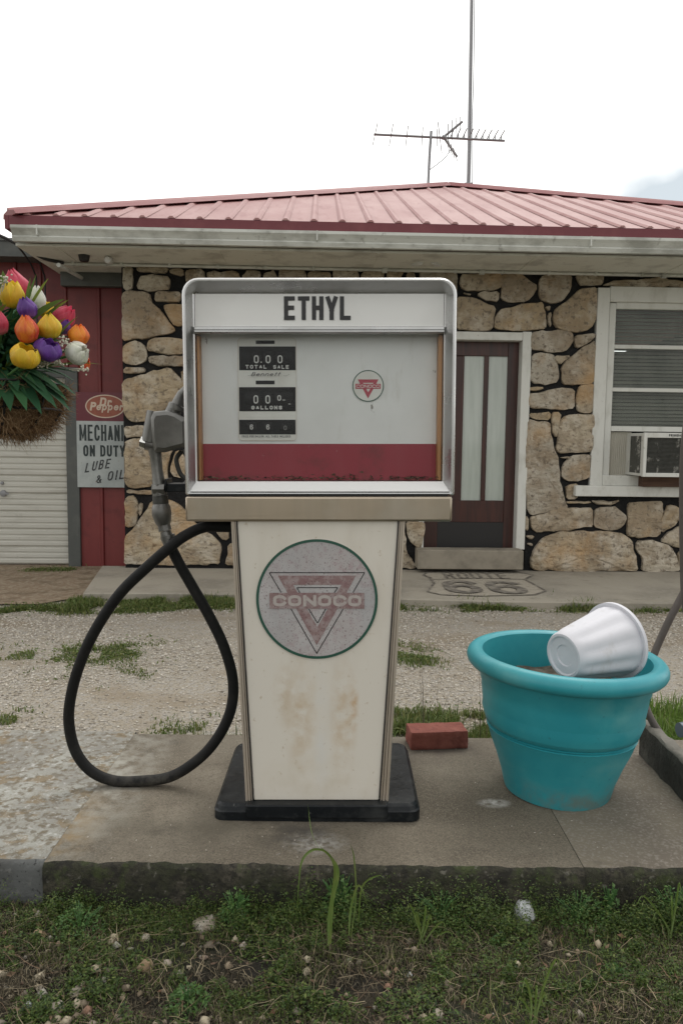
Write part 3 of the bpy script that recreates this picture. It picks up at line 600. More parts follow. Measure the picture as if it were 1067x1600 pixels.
m_gr = mat('peeling grille paint', (.085, .085, .075), [((.45, .44, .40), 16, .60, .64, .9, (1, 1, .6)), ((.05, .05, .045), 30, .5, .6, .6)], rough=.7)
b = MB(); b.box(X0 + w_, X1 - w_, vf + .022 - sy, vf + .028 - sy, .035, Z1 - .045)
for i in range(26):
    z_ = .04 + i * (Z1 - .09) / 26; b.add([(X0 + w_, vf + .019 - sy, z_), (X1 - w_, vf + .019 - sy, z_), (X1 - w_, vf + .010 - sy, z_ + .006), (X0 + w_, vf + .010 - sy, z_ + .006)], [(0, 1, 2, 3)])
b.build('grille', m_gr, t, smooth=False)
b = MB(); b.box(X0 + .001, X0 + .0038, vf + .07 - sy, -.06 - sy, .03, Z1 - .03)
for i in range(9): z_ = .045 + i * (Z1 - .09) / 8; b.box(X0 - .003, X0 + .001, vf + .08 - sy, -.07 - sy, z_, z_ + .006)
b.build('side_louvre', m_gr, t, smooth=False)
b = MB(); wx_0, wz_ = bp(1008, 759, -.2); x_1 = bp(1092, 759, -.2)[0]; zt_ = az0 - .0; zb_ = bp(1000, 760, -.09)[1]
p = BM @ Vector(((wx_0 + x_1) / 2, -.05, zb_)); b.box(-(x_1 - wx_0) / 2, (x_1 - wx_0) / 2, -.09, .02, 0, zt_ - zb_ - .001)
o = b.build('wooden_block', m_dirtywood, bevel=.003); o.location = p; o.rotation_euler = (0, 0, BY); tag(o, 'brown wooden block propping up the window air conditioner', 'block')

# television aerial
m_alu = mat('weathered aluminium', (.26, .26, .27), rough=.45, metal=.6)
AV = 3.25
p = on(BM, 668, 288, AV); base = BM @ Vector((p.x, AV, zapex - .12))
t = thing('tv_antenna', 'spiky television aerial on a short mast above the roof peak', 'antenna', base)
b = MB(); b.tube([base, bw(671, 240, AV), bw(673.5, 205, AV)], .018, 8); b.build('mast', m_alu, t, world=True)
b = MB(); b.tube([bw(584, 210, AV), bw(788, 220, AV)], .016, 8)
b.tube([bw(694, 213, AV), bw(722, 190, AV)], .016, 8); b.tube([bw(694, 216, AV), bw(714, 245, AV)], .016, 8); b.tube([bw(690, 214, AV), bw(696, 216, AV)], .03, 8); b.build('boom', m_alu, t, world=True)
els = [((586, 209.5), 36, -.28, -4), ((611, 211), 34, -.24, -3), ((635.5, 212.5), 32, -.2, -2), ((659.5, 214), 30, -.16, -1), ((683, 215), 26, -.12, 0), ((687, 215), 48, -.1, 3), ((700, 209), 30, -.08, 0), ((706, 203), 30, -.06, 0), ((713, 197), 26, .0, 0), ((719, 192), 18, .0, 0), ((699, 224), 28, .05, 3), ((703, 230), 24, .0, 3), ((707, 236), 22, .0, 3), ((711, 241), 20, .0, 3)]
for (ex, ey), ln_, dv, lean in els:
    b = MB(); q0_ = bw(ex - lean, ey - ln_ / 2, AV - .45); q1_ = bw(ex + lean, ey + ln_ / 2, AV + .45); b.tube([q0_, q1_], .0055, 6); b.build('element', m_alu, t, world=True)
for i in range(9):
    ex = 706 + i * 9.6; q = bw(ex, 215 + i * .5, AV); b = MB(); dirv = BM.to_3x3() @ Vector((0, 1, 0)); b.tube([q - dirv * .17 + Vector((0, 0, .055)), q + dirv * .17 + Vector((0, 0, .055))], .008, 6); b.tube([q, q + Vector((0, 0, .06))], .007, 6); b.build('element', m_alu, t, world=True)
b = MB(); b.tube(smoothpath([bw(705, 232, AV), bw(697, 244, AV), bw(685, 255, AV), bw(670, 266, AV)]), .005, 6); b.build('lead', m_cable, t, world=True)
t = thing('mast_pole', 'tall grey metal pole rising past the top of the photo behind the roof peak', 'pole', bw(731, 300, 4.2))
q = [bw(731, 300, 4.2), bw(732, 270, 4.2), bw(735, 100, 4.2), bw(737.5, -60, 4.2)]
b = MB(); b.tube(q, [.030, .028, .026, .024], 10); b.build('pole', m_alu, t, world=True)
b = MB(); b.tube(smoothpath([bw(737, 290, 4.15), bw(737, 200, 4.15), bw(739.5, 120, 4.15), bw(741, 0, 4.15), bw(742, -60, 4.15)]), .006, 6); b.build('guy_wire', m_cable, t, world=True)
b = MB(); b.box(-.06, .06, -.05, .05, -.15, .12); b.build('bracket', m_alu, t, bevel=.01)

# ================================================================== RED METAL GARAGE
m_red = mat('red siding', (.15, .020, .020), [((.21, .038, .034), 2, .45, .62, .6, (1, 1, .3)), ((.09, .014, .014), 8, .55, .7, .5)], rough=.5)
m_dkgrey = mat('dark grey trim', (.075, .08, .075), [((.11, .115, .105), 6, .5, .65, .6)], rough=.55)
m_rollup = mat('white roll-up door', (.48, .47, .42), [((.36, .345, .30), 4, .5, .66, .6, (.5, 1, 3)), ((.27, .25, .21), 22, .62, .72, .4)], rough=.5)
GV = .34
gl = BM @ Vector((XL - .9, GV, 0))
gar = thing('metal_garage', 'red ribbed metal garage with a white roll-up door beside the stone shop', 'garage', gl, (0, 0, BY))
GO = Vector((XL - .9, GV, 0))
def gp(px, py, v=GV): p = on(BM, px, py, v); return p.x - GO.x, p.z
gx1 = XL + .6 - GO.x; gtop = gp(60, 398)[1]; dxr = gp(107, 780)[0]; dxl = dxr - 2.6; dzt = gp(60, 590)[1]; top2 = gp(150, 415)[1]
b = MB()
def siding(x0, x1, z0, z1):
    pf = []; x = x0
    while x < x1:
        for dx, dy in ((0, 0), (.185, 0), (.195, -.018), (.215, -.018), (.225, 0)):
            if x + dx < x1: pf.append((x + dx, dy))
        x += .23
    pf.append((x1, 0)); pf += [(x1, .04), (x0, .04)]
    b.prismz(pf, z0, z1)
siding(dxr + .12, gx1, 0, top2 + .3); siding(dxl - .12 - 1.5, dxl - .12, 0, gtop); siding(dxl - .12, dxr + .12, dzt + .1, gtop)
b.box(-5.1, -4.9, .05, 5, 0, gtop); b.box(-5, gx1, 4.9, 5, 0, gtop)
b.build('wall', m_red, gar, smooth=False)
b = MB(); b.box(dxr, dxr + .119, -.03, .04, 0, dzt + .099); b.box(dxl - .119, dxl, -.03, .04, 0, dzt + .099); b.box(dxl, dxr, -.03, .04, dzt, dzt + .099); b.build('door_trim', m_dkgrey, gar, bevel=.004)
b = MB(); pf = []; z = .02; x0_, x1_ = dxl, dxr
while z < dzt:
    for dz, dy in ((0, .03), (.012, .02), (.040, .02), (.046, .027), (.060, .027), (.066, .02), (.095, .02), (.101, .027), (.115, .027), (.121, .02), (.150, .02), (.158, .034), (.168, .034)):
        if z + dz < dzt: pf.append((dy, z + dz))
    z += .172
b.loft([[(x0_, y, z_) for y, z_ in pf] + [(x0_, .05, dzt), (x0_, .05, .02)], [(x1_, y, z_) for y, z_ in pf] + [(x1_, .05, dzt), (x1_, .05, .02)]])
rd = b.build('door', m_rollup, gar, smooth=False)
b = MB(); hx, hz = gp(5, 771); b.lathe([(0, -.02), (.03, -.018), (.033, -.008), (.03, 0)], 16, Matrix.Translation((hx, .02, hz)) @ Matrix.Rotation(R(-90), 4, 'X')); b.box(hx - .01, hx + .06, -.012, -.004, hz - .008, hz + .008)
b.build('handle', m_alu, rd); b = MB(); hx, hz = gp(3, 755); b.lathe([(0, -.02), (.014, -.018), (.016, 0)], 12, Matrix.Translation((hx, .02, hz)) @ Matrix.Rotation(R(-90), 4, 'X')); b.build('lock', m_alu, rd)
b = MB(); a0, a1 = gp(-300, 402, GV - .25), gp(97, 402, GV - .25); hh = gp(20, 376, GV - .25)[1]
b.box(a0[0] - 2, a1[0], -.25, -.001, a1[1], hh); b.add([(a0[0] - 2, -.27, hh), (a1[0], -.27, hh), (a1[0], 2.5, hh + .5), (a0[0] - 2, 2.5, hh + .5), (a0[0] - 2, -.27, hh + .02), (a1[0], -.27, hh + .02), (a1[0], 2.5, hh + .52), (a0[0] - 2, 2.5, hh + .52)], [(0, 1, 5, 4), (1, 2, 6, 5), (2, 3, 7, 6), (3, 0, 4, 7), (4, 5, 6, 7), (3, 2, 1, 0)])
b.build('roof', m_dkgrey, gar, smooth=False)
b = MB(); h0, h1 = gp(95, 446, GV - .10), gp(195, 424, GV - .10); b.box(h0[0], gx1, -.10, -.02, h0[1], h1[1]); b.build('header_beam', m_dkgrey, gar, bevel=.004)

# painted sign on the garage siding
m_signw = mat('aged white sign enamel', (.40, .43, .42), [((.30, .33, .33), 6, .45, .62, .7), ((.22, .12, .08), 24, .66, .72, .8)], rough=.4)
m_signr = mat('maroon sign enamel', (.12, .012, .022), [((.16, .03, .04), 8, .5, .65, .6)], rough=.35)
m_signo = mat('orange brown sign enamel', (.30, .085, .045), [((.24, .06, .035), 12, .45, .6, .8)], rough=.4)
m_cream = mat('cream sign enamel', (.58, .46, .36), rough=.4)
m_ink = mat('black sign paint', (.016, .026, .026), rough=.5); m_hand = mat('thin hand painted black', (.03, .032, .034), [((.16, .17, .17), 30, .5, .62, .7)], rough=.6)
SV = GV - .04
c0 = on(BM, 122, 761, SV); sg = thing('metal_sign', 'tall white and maroon tin sign offering mechanic, lube and oil on the red siding', 'sign', BM @ Vector((c0.x, SV, c0.z)), (0, 0, BY))
def sp(px, py): p = on(BM, px, py, SV); return p.x - c0.x, p.z - c0.z
sw = sp(214, 700)[0]; sh_ = sp(160, 613)[1]; sm = sp(160, 658)[1]
b = MB(); b.box(0, sw, -.004, 0, 0, sm); b.cur = 1; b.box(0, sw, -.004, 0, sm, sh_); b.build('sign_panel', [m_signw, m_signr], sg, smooth=False)
b = MB(); cx_, cz_ = sp(165, 635); rx_ = sp(196, 635)[0] - cx_; rz_ = sp(165, 617)[1] - cz_
el = [(cx_ + rx_ * math.cos(a), cz_ + rz_ * math.sin(a)) for a in np.linspace(0, 2 * math.pi, 41)[:-1]]
b.add([(x, -.0052, z) for x, z in el], [tuple(range(40))]); b.cur = 1; b.ribbon([(cx_ + (x - cx_) * .97, cz_ + (z - cz_) * .97) for x, z in el], .010, -.0060, True); b.build('sign_oval', [m_signo, m_cream], sg, smooth=False)
b = MB(); u_ = sp(101, 600)[0] - sp(100, 600)[0]
x_, z_ = sp(156, 634.5); text(b, 'D', x_, z_, 13.5 * u_, 10 * u_, 3.0 * u_, 1, -.0066, .18); text(b, 'r', x_ + 11.5 * u_, z_, 14 * u_, 11 * u_, 2.6 * u_, 1, -.0066, .18)
x_, z_ = sp(141, 641.5); text(b, 'P', x_, z_, 13.5 * u_, 9 * u_, 3.0 * u_, 1, -.0069, .18); text(b, 'epper', x_ + 9.6 * u_, z_ + .6 * u_, 12.5 * u_, 8.2 * u_, 2.2 * u_, .9 * u_, -.0070, .18)
b.build('oval_lettering', m_cream, sg, smooth=False)
b = MB(); x_, z_ = sp(125, 688.5); w7 = (sp(195, 680)[0] - x_); text(b, 'MECHANIC', x_, z_, 25.5 * u_, 8.5 * u_, 3.2 * u_, 2.0 * u_, -.0055)
x_, z_ = sp(131, 713); text(b, 'ON DUTY', x_, z_, 18 * u_, 8.2 * u_, 3.1 * u_, 2.1 * u_, -.0055); b.build('block_lettering', m_ink, sg, smooth=False)
b = MB(); x_, z_ = sp(133, 738); text(b, 'LUBE', x_, z_, 15 * u_, 7.5 * u_, 2.3 * u_, 3.0 * u_, -.0055, .25, jitter=1.2 * u_, place=lambda x, y, z: (x, y, z + (x - x_) * .16))
x2_, z_ = sp(151, 755); text(b, '&', x2_, z_, 13 * u_, 8 * u_, 2.0 * u_, 3 * u_, -.0055, .1)
x3_, z_ = sp(168, 751.5); text(b, 'OIL', x3_, z_, 15 * u_, 8.5 * u_, 2.4 * u_, 3.2 * u_, -.0055, .2, place=lambda x, y, z: (x, y, z + (x - x3_) * .14)); b.build('brush_lettering', m_hand, sg, smooth=False)
# ================================================================== FUEL PUMP
m_chrome = mat('brushed steel', (.47, .47, .465), [((.40, .40, .40), 4, .45, .65, .6, (1, 1, .2)), ((.30, .29, .27), 40, .62, .72, .5)], rough=.30, metal=1., rvar=.10, bump=((120, .12, .001, (1, 1, .05)),))
m_band = mat('tarnished steel band', (.46, .385, .30), [((.38, .33, .26), 3, .42, .62, .7, (3, 1, .2)), ((.52, .48, .42), 5, .5, .66, .4)], rough=.36, metal=.9, rvar=.08, bump=((160, .12, .001, (.05, 1, 1)),))
m_trim = mat('tan trim metal', (.55, .48, .40), [((.40, .34, .27), 4, .45, .65, .7, (1, 1, .3))], rough=.42, metal=.55)
m_panel = mat('aged cream enamel', (.70, .66, .585), [((.50, .44, .35), 3, .48, .68, .5, (1, 1, .35)), ((.40, .30, .18), 60, .64, .72, .5)], rough=.34, coat=.15, bump=((3, .1, .01),),
  blobs=(((-.045, 0, .30), (.055, .3, .22), (.50, .36, .20), .55, 22), ((.075, 0, .29), (.045, .3, .20), (.52, .37, .21), .6, 24), ((.105, 0, .33), (.018, .3, .10), (.52, .33, .16), .7, 40), ((-.09, 0, .36), (.04, .3, .11), (.50, .38, .24), .5, 30), ((.015, 0, .25), (.03, .3, .22), (.66, .67, .66), .8, 5), ((0, 0, .10), (.25, .3, .1), (.52, .45, .33), .35, 12)))
m_pbody = mat('faded green white enamel', (.34, .38, .34), [((.2, .25, .22), 5, .45, .65, .6)], rough=.45)
m_base = mat('worn black base paint', (.006, .008, .010), [((.05, .053, .053), 9, .54, .72, .6), ((.03, .033, .033), 40, .55, .65, .5), ((.15, .15, .14), 60, .68, .73, .7)], rough=.40, rvar=.12, spec=.25, bump=((50, .4, .002), (8, .3, .008)))
m_wplast = mat('white sign plastic', (.76, .76, .74), [((.58, .57, .54), 3, .45, .7, .5)], rough=.3)
m_face = mat('white dial face', (.78, .79, .78), [((.66, .67, .65), 3, .45, .65, .6), ((.2, .18, .15), 36, .69, .715, .9, (1, 1, .5)), ((.45, .42, .36), 14, .60, .75, .4, (1, 1, .3))], rough=.4)
m_maroon = mat('maroon dial band', (.31, .030, .050), [((.32, .06, .075), 4, .45, .65, .6, (2, 1, .4)), ((.17, .03, .035), 12, .55, .7, .6), ((.40, .2, .2), 30, .68, .73, .5)], rough=.45)
m_ochre = mat('varnished ochre strip', (.50, .25, .10), [((.34, .15, .055), 8, .45, .62, .8, (2, 2, .4))], rough=.5)
m_green = mat('dark green paint', (.022, .085, .058), rough=.4); m_red2 = mat('faded crimson paint', (.42, .05, .08), rough=.5)
m_disc = mat('weathered lavender enamel', (.43, .40, .395), [((.36, .27, .28), 60, .52, .60, .6), ((.50, .49, .49), 7, .45, .65, .7), ((.13, .08, .08), 190, .26, .16, .8, (1, 1, 1), 'v'), ((.16, .11, .11), 75, .20, .12, .7, (1, 1, 1), 'v'), ((.34, .36, .37), 4, .5, .66, .5)], rough=.5)
m_fade = mat('weathered maroon enamel', (.25, .165, .16), [((.36, .30, .295), 50, .44, .58, .75), ((.09, .05, .05), 150, .26, .16, .8, (1, 1, 1), 'v'), ((.21, .10, .11), 22, .5, .66, .6), ((.07, .04, .04), 70, .66, .69, .9)], rough=.5)
m_bone = mat('bone lettering enamel', (.44, .40, .375), [((.34, .26, .26), 60, .52, .62, .6)], rough=.5)
m_regw = mat('register white paint', (.72, .72, .68), [((.50, .48, .42), 9, .5, .7, .5)], rough=.4)
m_regb = mat('register black window', (.006, .006, .006), rough=.4, spec=.1); m_wheel = mat('number wheel', (.010, .010, .010), rough=.5, spec=.15)
m_digit = mat('white digit paint', (.55, .55, .53), rough=.5); m_dim = mat('dim digit paint', (.16, .16, .15), rough=.5)
m_ink2 = mat('black sign letters', (.014, .014, .015), rough=.4)
m_pglass = glass_mat('pump glass', .012, (.5, .5, .5), (.97, .98, .975)); m_debris = mat('leaf litter', (.1, .07, .05), rough=.9, ramp=[(.09, .045, .03), (.16, .10, .06), (.04, .025, .02), (.22, .15, .10)])

q = G(495, 1284, SLAB); PL = Vector((q.x, q.y + .02, SLAB))
pump = thing('fuel_pump', 'tall vintage cream and steel fuel pump with a glass display head', 'fuel pump', PL, (0, -ROLL, 0))
PM = ROOTM[pump]
def pp(px, py, v=0.): p = on(PM, px, py, v); return p.x, p.z
def prect(mb, px0, px1, py0, py1, v0, v1, ref=None):
    ref = v0 if ref is None else ref; my, mx_ = (py0 + py1) / 2, (px0 + px1) / 2
    mb.box(pp(px0, my, ref)[0], pp(px1, my, ref)[0], v0, v1, pp(mx_, py1, ref)[1], pp(mx_, py0, ref)[1]); return mb
def rrect(x0, x1, z0, z1, rt, rb, y, n=7):
    o = []
    for cx, cz, r, a0 in ((x1 - rt, z1 - rt, rt, 0), (x0 + rt, z1 - rt, rt, 90), (x0 + rb, z0 + rb, rb, 180), (x1 - rb, z0 + rb, rb, 270)):
        for i in range(n): a = R(a0 + 90 * i / (n - 1)); o.append((cx + r * math.cos(a), y, cz + r * math.sin(a)))
    return o
# base: low black plinth
b = MB(); x0, z0 = pp(333, 1283, -.02); x1, _ = pp(657, 1283, -.02); zt = pp(495, 1254, -.0)[1]
def rr2(x0, x1, y0, y1, r, z, n=5):
    o = []
    for cx, cy, a0 in ((x1 - r, y1 - r, 0), (x0 + r, y1 - r, 90), (x0 + r, y0 + r, 180), (x1 - r, y0 + r, 270)):
        for i in range(n): a = R(a0 + 90 * i / (n - 1)); o.append((cx + r * math.cos(a), cy + r * math.sin(a), z))
    return o
BD = .45
b.loft([rr2(x0, x1, -.02, BD, .03, 0), rr2(x0, x1, -.02, BD, .03, .028), rr2(x0 + .004, x1 - .004, -.016, BD - .004, .03, .031), rr2(x0 + .006, x1 - .006, -.012, BD - .01, .03, zt - .006), rr2(x0 + .012, x1 - .012, -.004, BD - .014, .028, zt)], True, True)
base = b.build('base', m_base, pump, ang=30)
b = MB(); fx0, fz0 = pp(384, 1279, -.024); fx1, fz1 = pp(606, 1257, -.024); b.box(fx0, fx1, -.026, .02, fz0, zt + .004); b.build('base_front_plate', m_base, base, bevel=.004)
# pedestal
pv = .012
tl, tr_ = pp(361, 815, pv), pp(633, 815, pv); bl, br = pp(384, 1256, pv), pp(607, 1256, pv)
il, ir = pp(371, 815, pv), pp(622, 815, pv); jl, jr = pp(397, 1256, pv), pp(592, 1256, pv)
zb = zt + .001; ztop = pp(495, 812, pv)[1]
b = MB(); b.prism([(tl[0] + .008, ztop), (bl[0] + .008, zb), (br[0] - .008, zb), (tr_[0] - .008, ztop)], .022, .32); ped = b.build('pedestal', m_pbody, pump, bevel=.003)
b = MB(); b.prism([(il[0], ztop), (jl[0], zb + .003), (jr[0], zb + .003), (ir[0], ztop)], .006, .0215); fp = b.build('front_panel', m_panel, ped, bevel=.003)
for s_, a, c_, d, e in ((1, tl, il, bl, jl), (-1, tr_, ir, br, jr)):
    b = MB(); W0 = abs(c_[0] - a[0]) - .001; W1 = abs(e[0] - d[0]) - .001
    pr = [(0, .045), (0, .012), (.08, .006), (.36, .006), (.39, .011), (.42, .011), (.45, .003), (.66, .003), (.69, .011), (.73, .011), (.76, .005), (.95, .005), (1, .012), (1, .030)]
    b.loft([[(d[0] + s_ * u * W1, y, zb) for u, y in pr], [(a[0] + s_ * u * W0, y, ztop) for u, y in pr]]); b.build('trim_strip', m_trim, ped, smooth=False)
for a, c_, sgn in ((il, jl, -1), (ir, jr, 1)):
    b = MB(); w_ = .0024; b.prism([(a[0] + sgn * .0002, ztop), (c_[0] + sgn * .0002, zb), (c_[0] + sgn * w_, zb), (a[0] + sgn * w_, ztop)], .0005, .010); b.build('seam_gasket', m_black, ped, smooth=False)
# round emblem
ev = .0035
ec = pp(495.2, 936.5, ev); er = (pp(590, 936, ev)[0] - pp(400.5, 936, ev)[0]) / 2
b = MB(); circ = lambda r, n=64: [(ec[0] + r * math.cos(2 * math.pi * i / n), ec[1] + r * math.sin(2 * math.pi * i / n)) for i in range(n)]
b.prism(circ(er), ev, .0058); emb = b.build('emblem', m_disc, ped, smooth=False)
b = MB(); b.ribbon(circ(er - .0035, 96), .0075, ev - .0010, True); b.build('emblem_ring', m_green, emb, smooth=False)
E = lambda x, y: pp(390 + .1968 * x, 830 + .1968 * y, ev)
b = MB(); yy = ev - .0008
tO = [E(225, 352), E(845, 352), E(533, 905)]; tI = [E(345, 425), E(728, 425), E(538, 762)]
ft = [tO[0], tO[1], tI[1], tI[0]]; b.add([(x, yy, z) for x, z in tO + tI], [(0, 3, 4, 1), (1, 4, 5, 2), (2, 5, 3, 0)])
b.build('emblem_triangle', m_fade, emb, smooth=False)
b = MB(); yy = ev - .0012
def seg(p, q, w=.0022): b.ribbon([E(*p), E(*q)], w, yy - .0002 * random.random())
seg((158, 328), (912, 328)); seg((158, 328), (252, 487)); seg((912, 328), (820, 487)); seg((330, 617), (533, 970)); seg((742, 617), (533, 970))
seg((375, 447), (700, 447)); seg((375, 447), (400, 488)); seg((700, 447), (672, 488)); seg((470, 617), (540, 728)); seg((604, 617), (540, 728))
b.build('emblem_outline', m_ink2, emb, smooth=False)
b = MB(); a, c_ = E(160, 614), E(910, 488); b.add([(a[0], ev - .0018, a[1]), (c_[0], ev - .0018, a[1]), (c_[0], ev - .0018, c_[1]), (a[0], ev - .0018, c_[1])], [(0, 1, 2, 3)])
eb = b.build('emblem_banner', m_fade, emb, smooth=False)
b = MB(); x_, z_ = E(188, 596); xe_, ze_ = E(886, 506); g_ = .0052; wl = (xe_ - x_ - 5 * g_) / 6
text(b, 'CONOCO', x_, z_, ze_ - z_, wl, .0086, g_, ev - .0024, step=.0001); b.build('emblem_lettering', m_bone, emb, smooth=False)

# display head
hx0, hz1 = pp(283.5, 433, 0); hx1, _ = pp(715.5, 433, 0); hz0 = pp(495, 774, 0)[1]
hx0 = (hx0 + pp(288, 770, 0)[0]) / 2; hx1 = (hx1 + pp(710, 770, 0)[0]) / 2
ix0, ix1 = pp(306, 600, .035)[0], pp(692.5, 600, .035)[0]; iz1 = pp(495, 458, .035)[1]; iz0 = pp(495, 752, .035)[1]
b = MB()
def rs(x0, x1, z0, z1, rt, rb, y): return rrect(x0, x1, z0, z1, rt, rb, y)
d = .0
b.loft([rs(hx0 + .01, hx1 - .01, hz0, hz1 - .006, .045, .004, .35), rs(hx0, hx1, hz0, hz1, .045, .006, .34), rs(hx0, hx1, hz0, hz1, .045, .006, .010), rs(hx0 + .002, hx1 - .002, hz0 + .002, hz1 - .002, .044, .006, .004), rs(hx0 + .006, hx1 - .006, hz0 + .004, hz1 - .006, .040, .005, .0),
        rs(hx0 + .011, hx1 - .011, hz0 + .007, hz1 - .010, .036, .005, .0005), rs(hx0 + .013, hx1 - .013, hz0 + .009, hz1 - .012, .034, .005, .0035), rs(ix0 - .004, ix1 + .004, iz0 - .003, iz1 + .003, .006, .002, .032), rs(ix0, ix1, iz0, iz1, .004, .002, .035), rs(ix0, ix1, iz0, iz1, .004, .002, .16)], True, True)
head = b.build('display_head', m_chrome, pump, ang=28)
b = MB(); b.add([(hx0 + .015, .0026, hz0 + .0105), (hx1 - .015, .0026, hz0 + .0105), (ix1 + .002, .0315, iz0 - .0008), (ix0 - .002, .0315, iz0 - .0008)], [(0, 1, 2, 3)]); b.build('lower_shelf_sheen', mat('white sky sheen', (.80, .80, .79), rough=.35), head, smooth=False)  # white strip over the steel bevel, its sky reflection put into the colour
b = MB(); sz0 = pp(495, 510, .037)[1]; b.box(ix0 + .001, ix1 - .001, .037, .045, sz0, iz1 - .001); sp_ = b.build('header_sign', m_wplast, head, smooth=False)
b = MB(); x_, z_ = pp(444, 500, .0365); xe_, ze_ = pp(549, 463, .0365)
def slabword(x_, z_, xe_, ze_, s, t, g_, yv, th=.0):
    w_ = (xe_ - x_ + g_) / len(s) - g_; text(b, s, x_, z_, ze_ - z_, w_, t, g_, yv)
slabword(x_, z_, xe_, ze_, 'ETHYL', .0115, .0065, .0355); b.build('header_lettering', m_ink2, sp_, smooth=False)
b = MB(); dz1, dz0 = pp(495, 510.5, .03)[1], pp(495, 521.5, .03)[1]; hh = dz1 - dz0
b.loft([[(x, y, z) for y, z in ((.045, dz0), (.030, dz0), (.024, dz0 + hh * .25), (.024, dz0 + hh * .45), (.031, dz0 + hh * .52), (.028, dz0 + hh * .6), (.028, dz1), (.045, dz1))] for x in (ix0 + .001, ix1 - .001)]); b.build('divider_bar', m_chrome, head, smooth=False)
b = MB(); b.add([(ix0 + .001, .041, iz0 + .001), (ix1 - .001, .041, iz0 + .001), (ix1 - .001, .041, dz0 - .001), (ix0 + .001, .041, dz0 - .001)], [(0, 1, 2, 3)]); b.build('display_glass', m_pglass, head, smooth=False)
dv = .088; dx0_, dx1_ = pp(316, 600, dv)[0], pp(682, 600, dv)[0]; dm = pp(495, 693.5, dv)[1]
b = MB(); b.box(dx0_, dx1_, dv, dv + .01, dm, dz0 + .01); b.cur = 1; b.box(dx0_, dx1_, dv, dv + .01, iz0 - .02 + .021, dm)
dial = b.build('dial_face', [m_face, m_maroon], head, smooth=False)
b = MB(); b.box(ix0 + .001, dx0_ - .0005, .055, dv + .01, iz0 + .002, dz0); b.build('side_strip', m_ochre, head, bevel=.001)
b = MB(); b.box(dx1_ + .0005, ix1 - .001, .055, dv + .01, iz0 + .002, dz0); b.build('side_strip', m_ochre, head, bevel=.001)
# register plate
rv = dv - .003
def rp(x, y): return pp(360 + x * .1125, 520 + y * .1125, rv)
b = MB(); a, c_ = rp(120, 1495), rp(912, 72); b.loft([rrect(a[0], c_[0], a[1], c_[1], .010, .010, y) for y in (dv - .0005, rv + .001, rv)]); reg = b.build('register_plate', m_regw, dial, ang=50)
b = MB(); b.ribbon([(x, z) for x, y, z in rrect(a[0], c_[0], a[1], c_[1], .010, .010, 0)], .0010, rv - .0003, True); b.build('register_edge', m_trim, reg, smooth=False)
for wy0, wy1 in ((190, 520), (755, 1090), (1208, 1412)):
    b = MB(); a, c_ = rp(126, wy1), rp(906, wy0); b.box(a[0], c_[0], rv - .0008, rv + .0001, a[1], c_[1]); b.build('register_window', m_regb, reg, smooth=False)
def wheels(xs, y0, y1):
    for x in xs:
        b = MB(); a, c_ = rp(x - 62, y1), rp(x + 62, y0); b.loft([[(X_, rv - .0008 - .003 * math.sin(math.pi * k / 8), a[1] + (c_[1] - a[1]) * k / 8) for k in range(9)] + [(X_, rv - .0008, (a[1] + c_[1]) / 2)] for X_ in (a[0], c_[0])])
        b.build('number_wheel', m_wheel, reg)
wheels((205, 363, 527, 690, 800), 260, 420); wheels((270, 363, 527, 680, 800), 830, 1000); wheels((298, 525, 762), 1245, 1370)
def rtext(s, x, y, h, wdp, t, gap, m=m_digit, name='register_lettering', slant=0):
    b = MB(); a, c_ = rp(x, y), rp(x + 100, y - h); u = (c_[0] - a[0]) / 100; text(b, s, a[0], a[1], c_[1] - a[1], wdp * u, t * u, gap * u, rv - .0045, slant, step=.00005); b.build(name, m, reg, smooth=False)
for x in (330, 493, 658): rtext('0', x, 425, 112, 68, 17, 0, name='digit')
rtext('.', 425, 418, 60, 30, 16, 0, name='digit')
for x in (325, 490): rtext('0', x, 985, 118, 66, 17, 0, name='digit')
rtext('0', 655, 945, 78, 52, 14, 0, name='digit'); rtext('-', 725, 965, 60, 38, 9, 0, name='digit'); rtext('-', 808, 1020, 60, 30, 9, 0, name='digit')
rtext('6', 275, 1345, 72, 46, 12, 0, name='digit'); rtext('6', 502, 1345, 72, 46, 12, 0, name='digit'); rtext('0', 742, 1350, 62, 44, 12, 0, m=m_dim, name='digit')
rtext('TOTAL', 215, 500, 52, 44, 12, 18); rtext('SALE', 598, 503, 52, 42, 12, 16); rtext('GALLONS', 295, 1066, 52, 46, 14, 17)
rtext('B', 290, 603, 55, 48, 7, 0, m=m_ink2, slant=.5); rtext('ennett', 352, 603, 56, 50, 7, 12, m=m_ink2, slant=.6)
for fl_ in ([rp(245, 598), rp(300, 588), rp(330, 545)], [rp(740, 598), rp(775, 600), rp(820, 580)]): b = MB(); b.ribbon(fl_, .0006, rv - .0046); b.build('register_flourish', m_ink2, reg, smooth=False)
for y0, y1 in ((108, 155), (664, 715)):
    b = MB(); a, c_ = rp(355, y1), rp(615, y0); b.box(a[0], c_[0], rv - .0012, rv + .0001, a[1], c_[1]); b.build('totaliser_slot', m_regb, reg, smooth=False)
rtext('PRICE PER GALLON  ALL TAXES INCLUDED', 166, 1452, 28, 15.5, 4.5, 5, m=m_ink2)
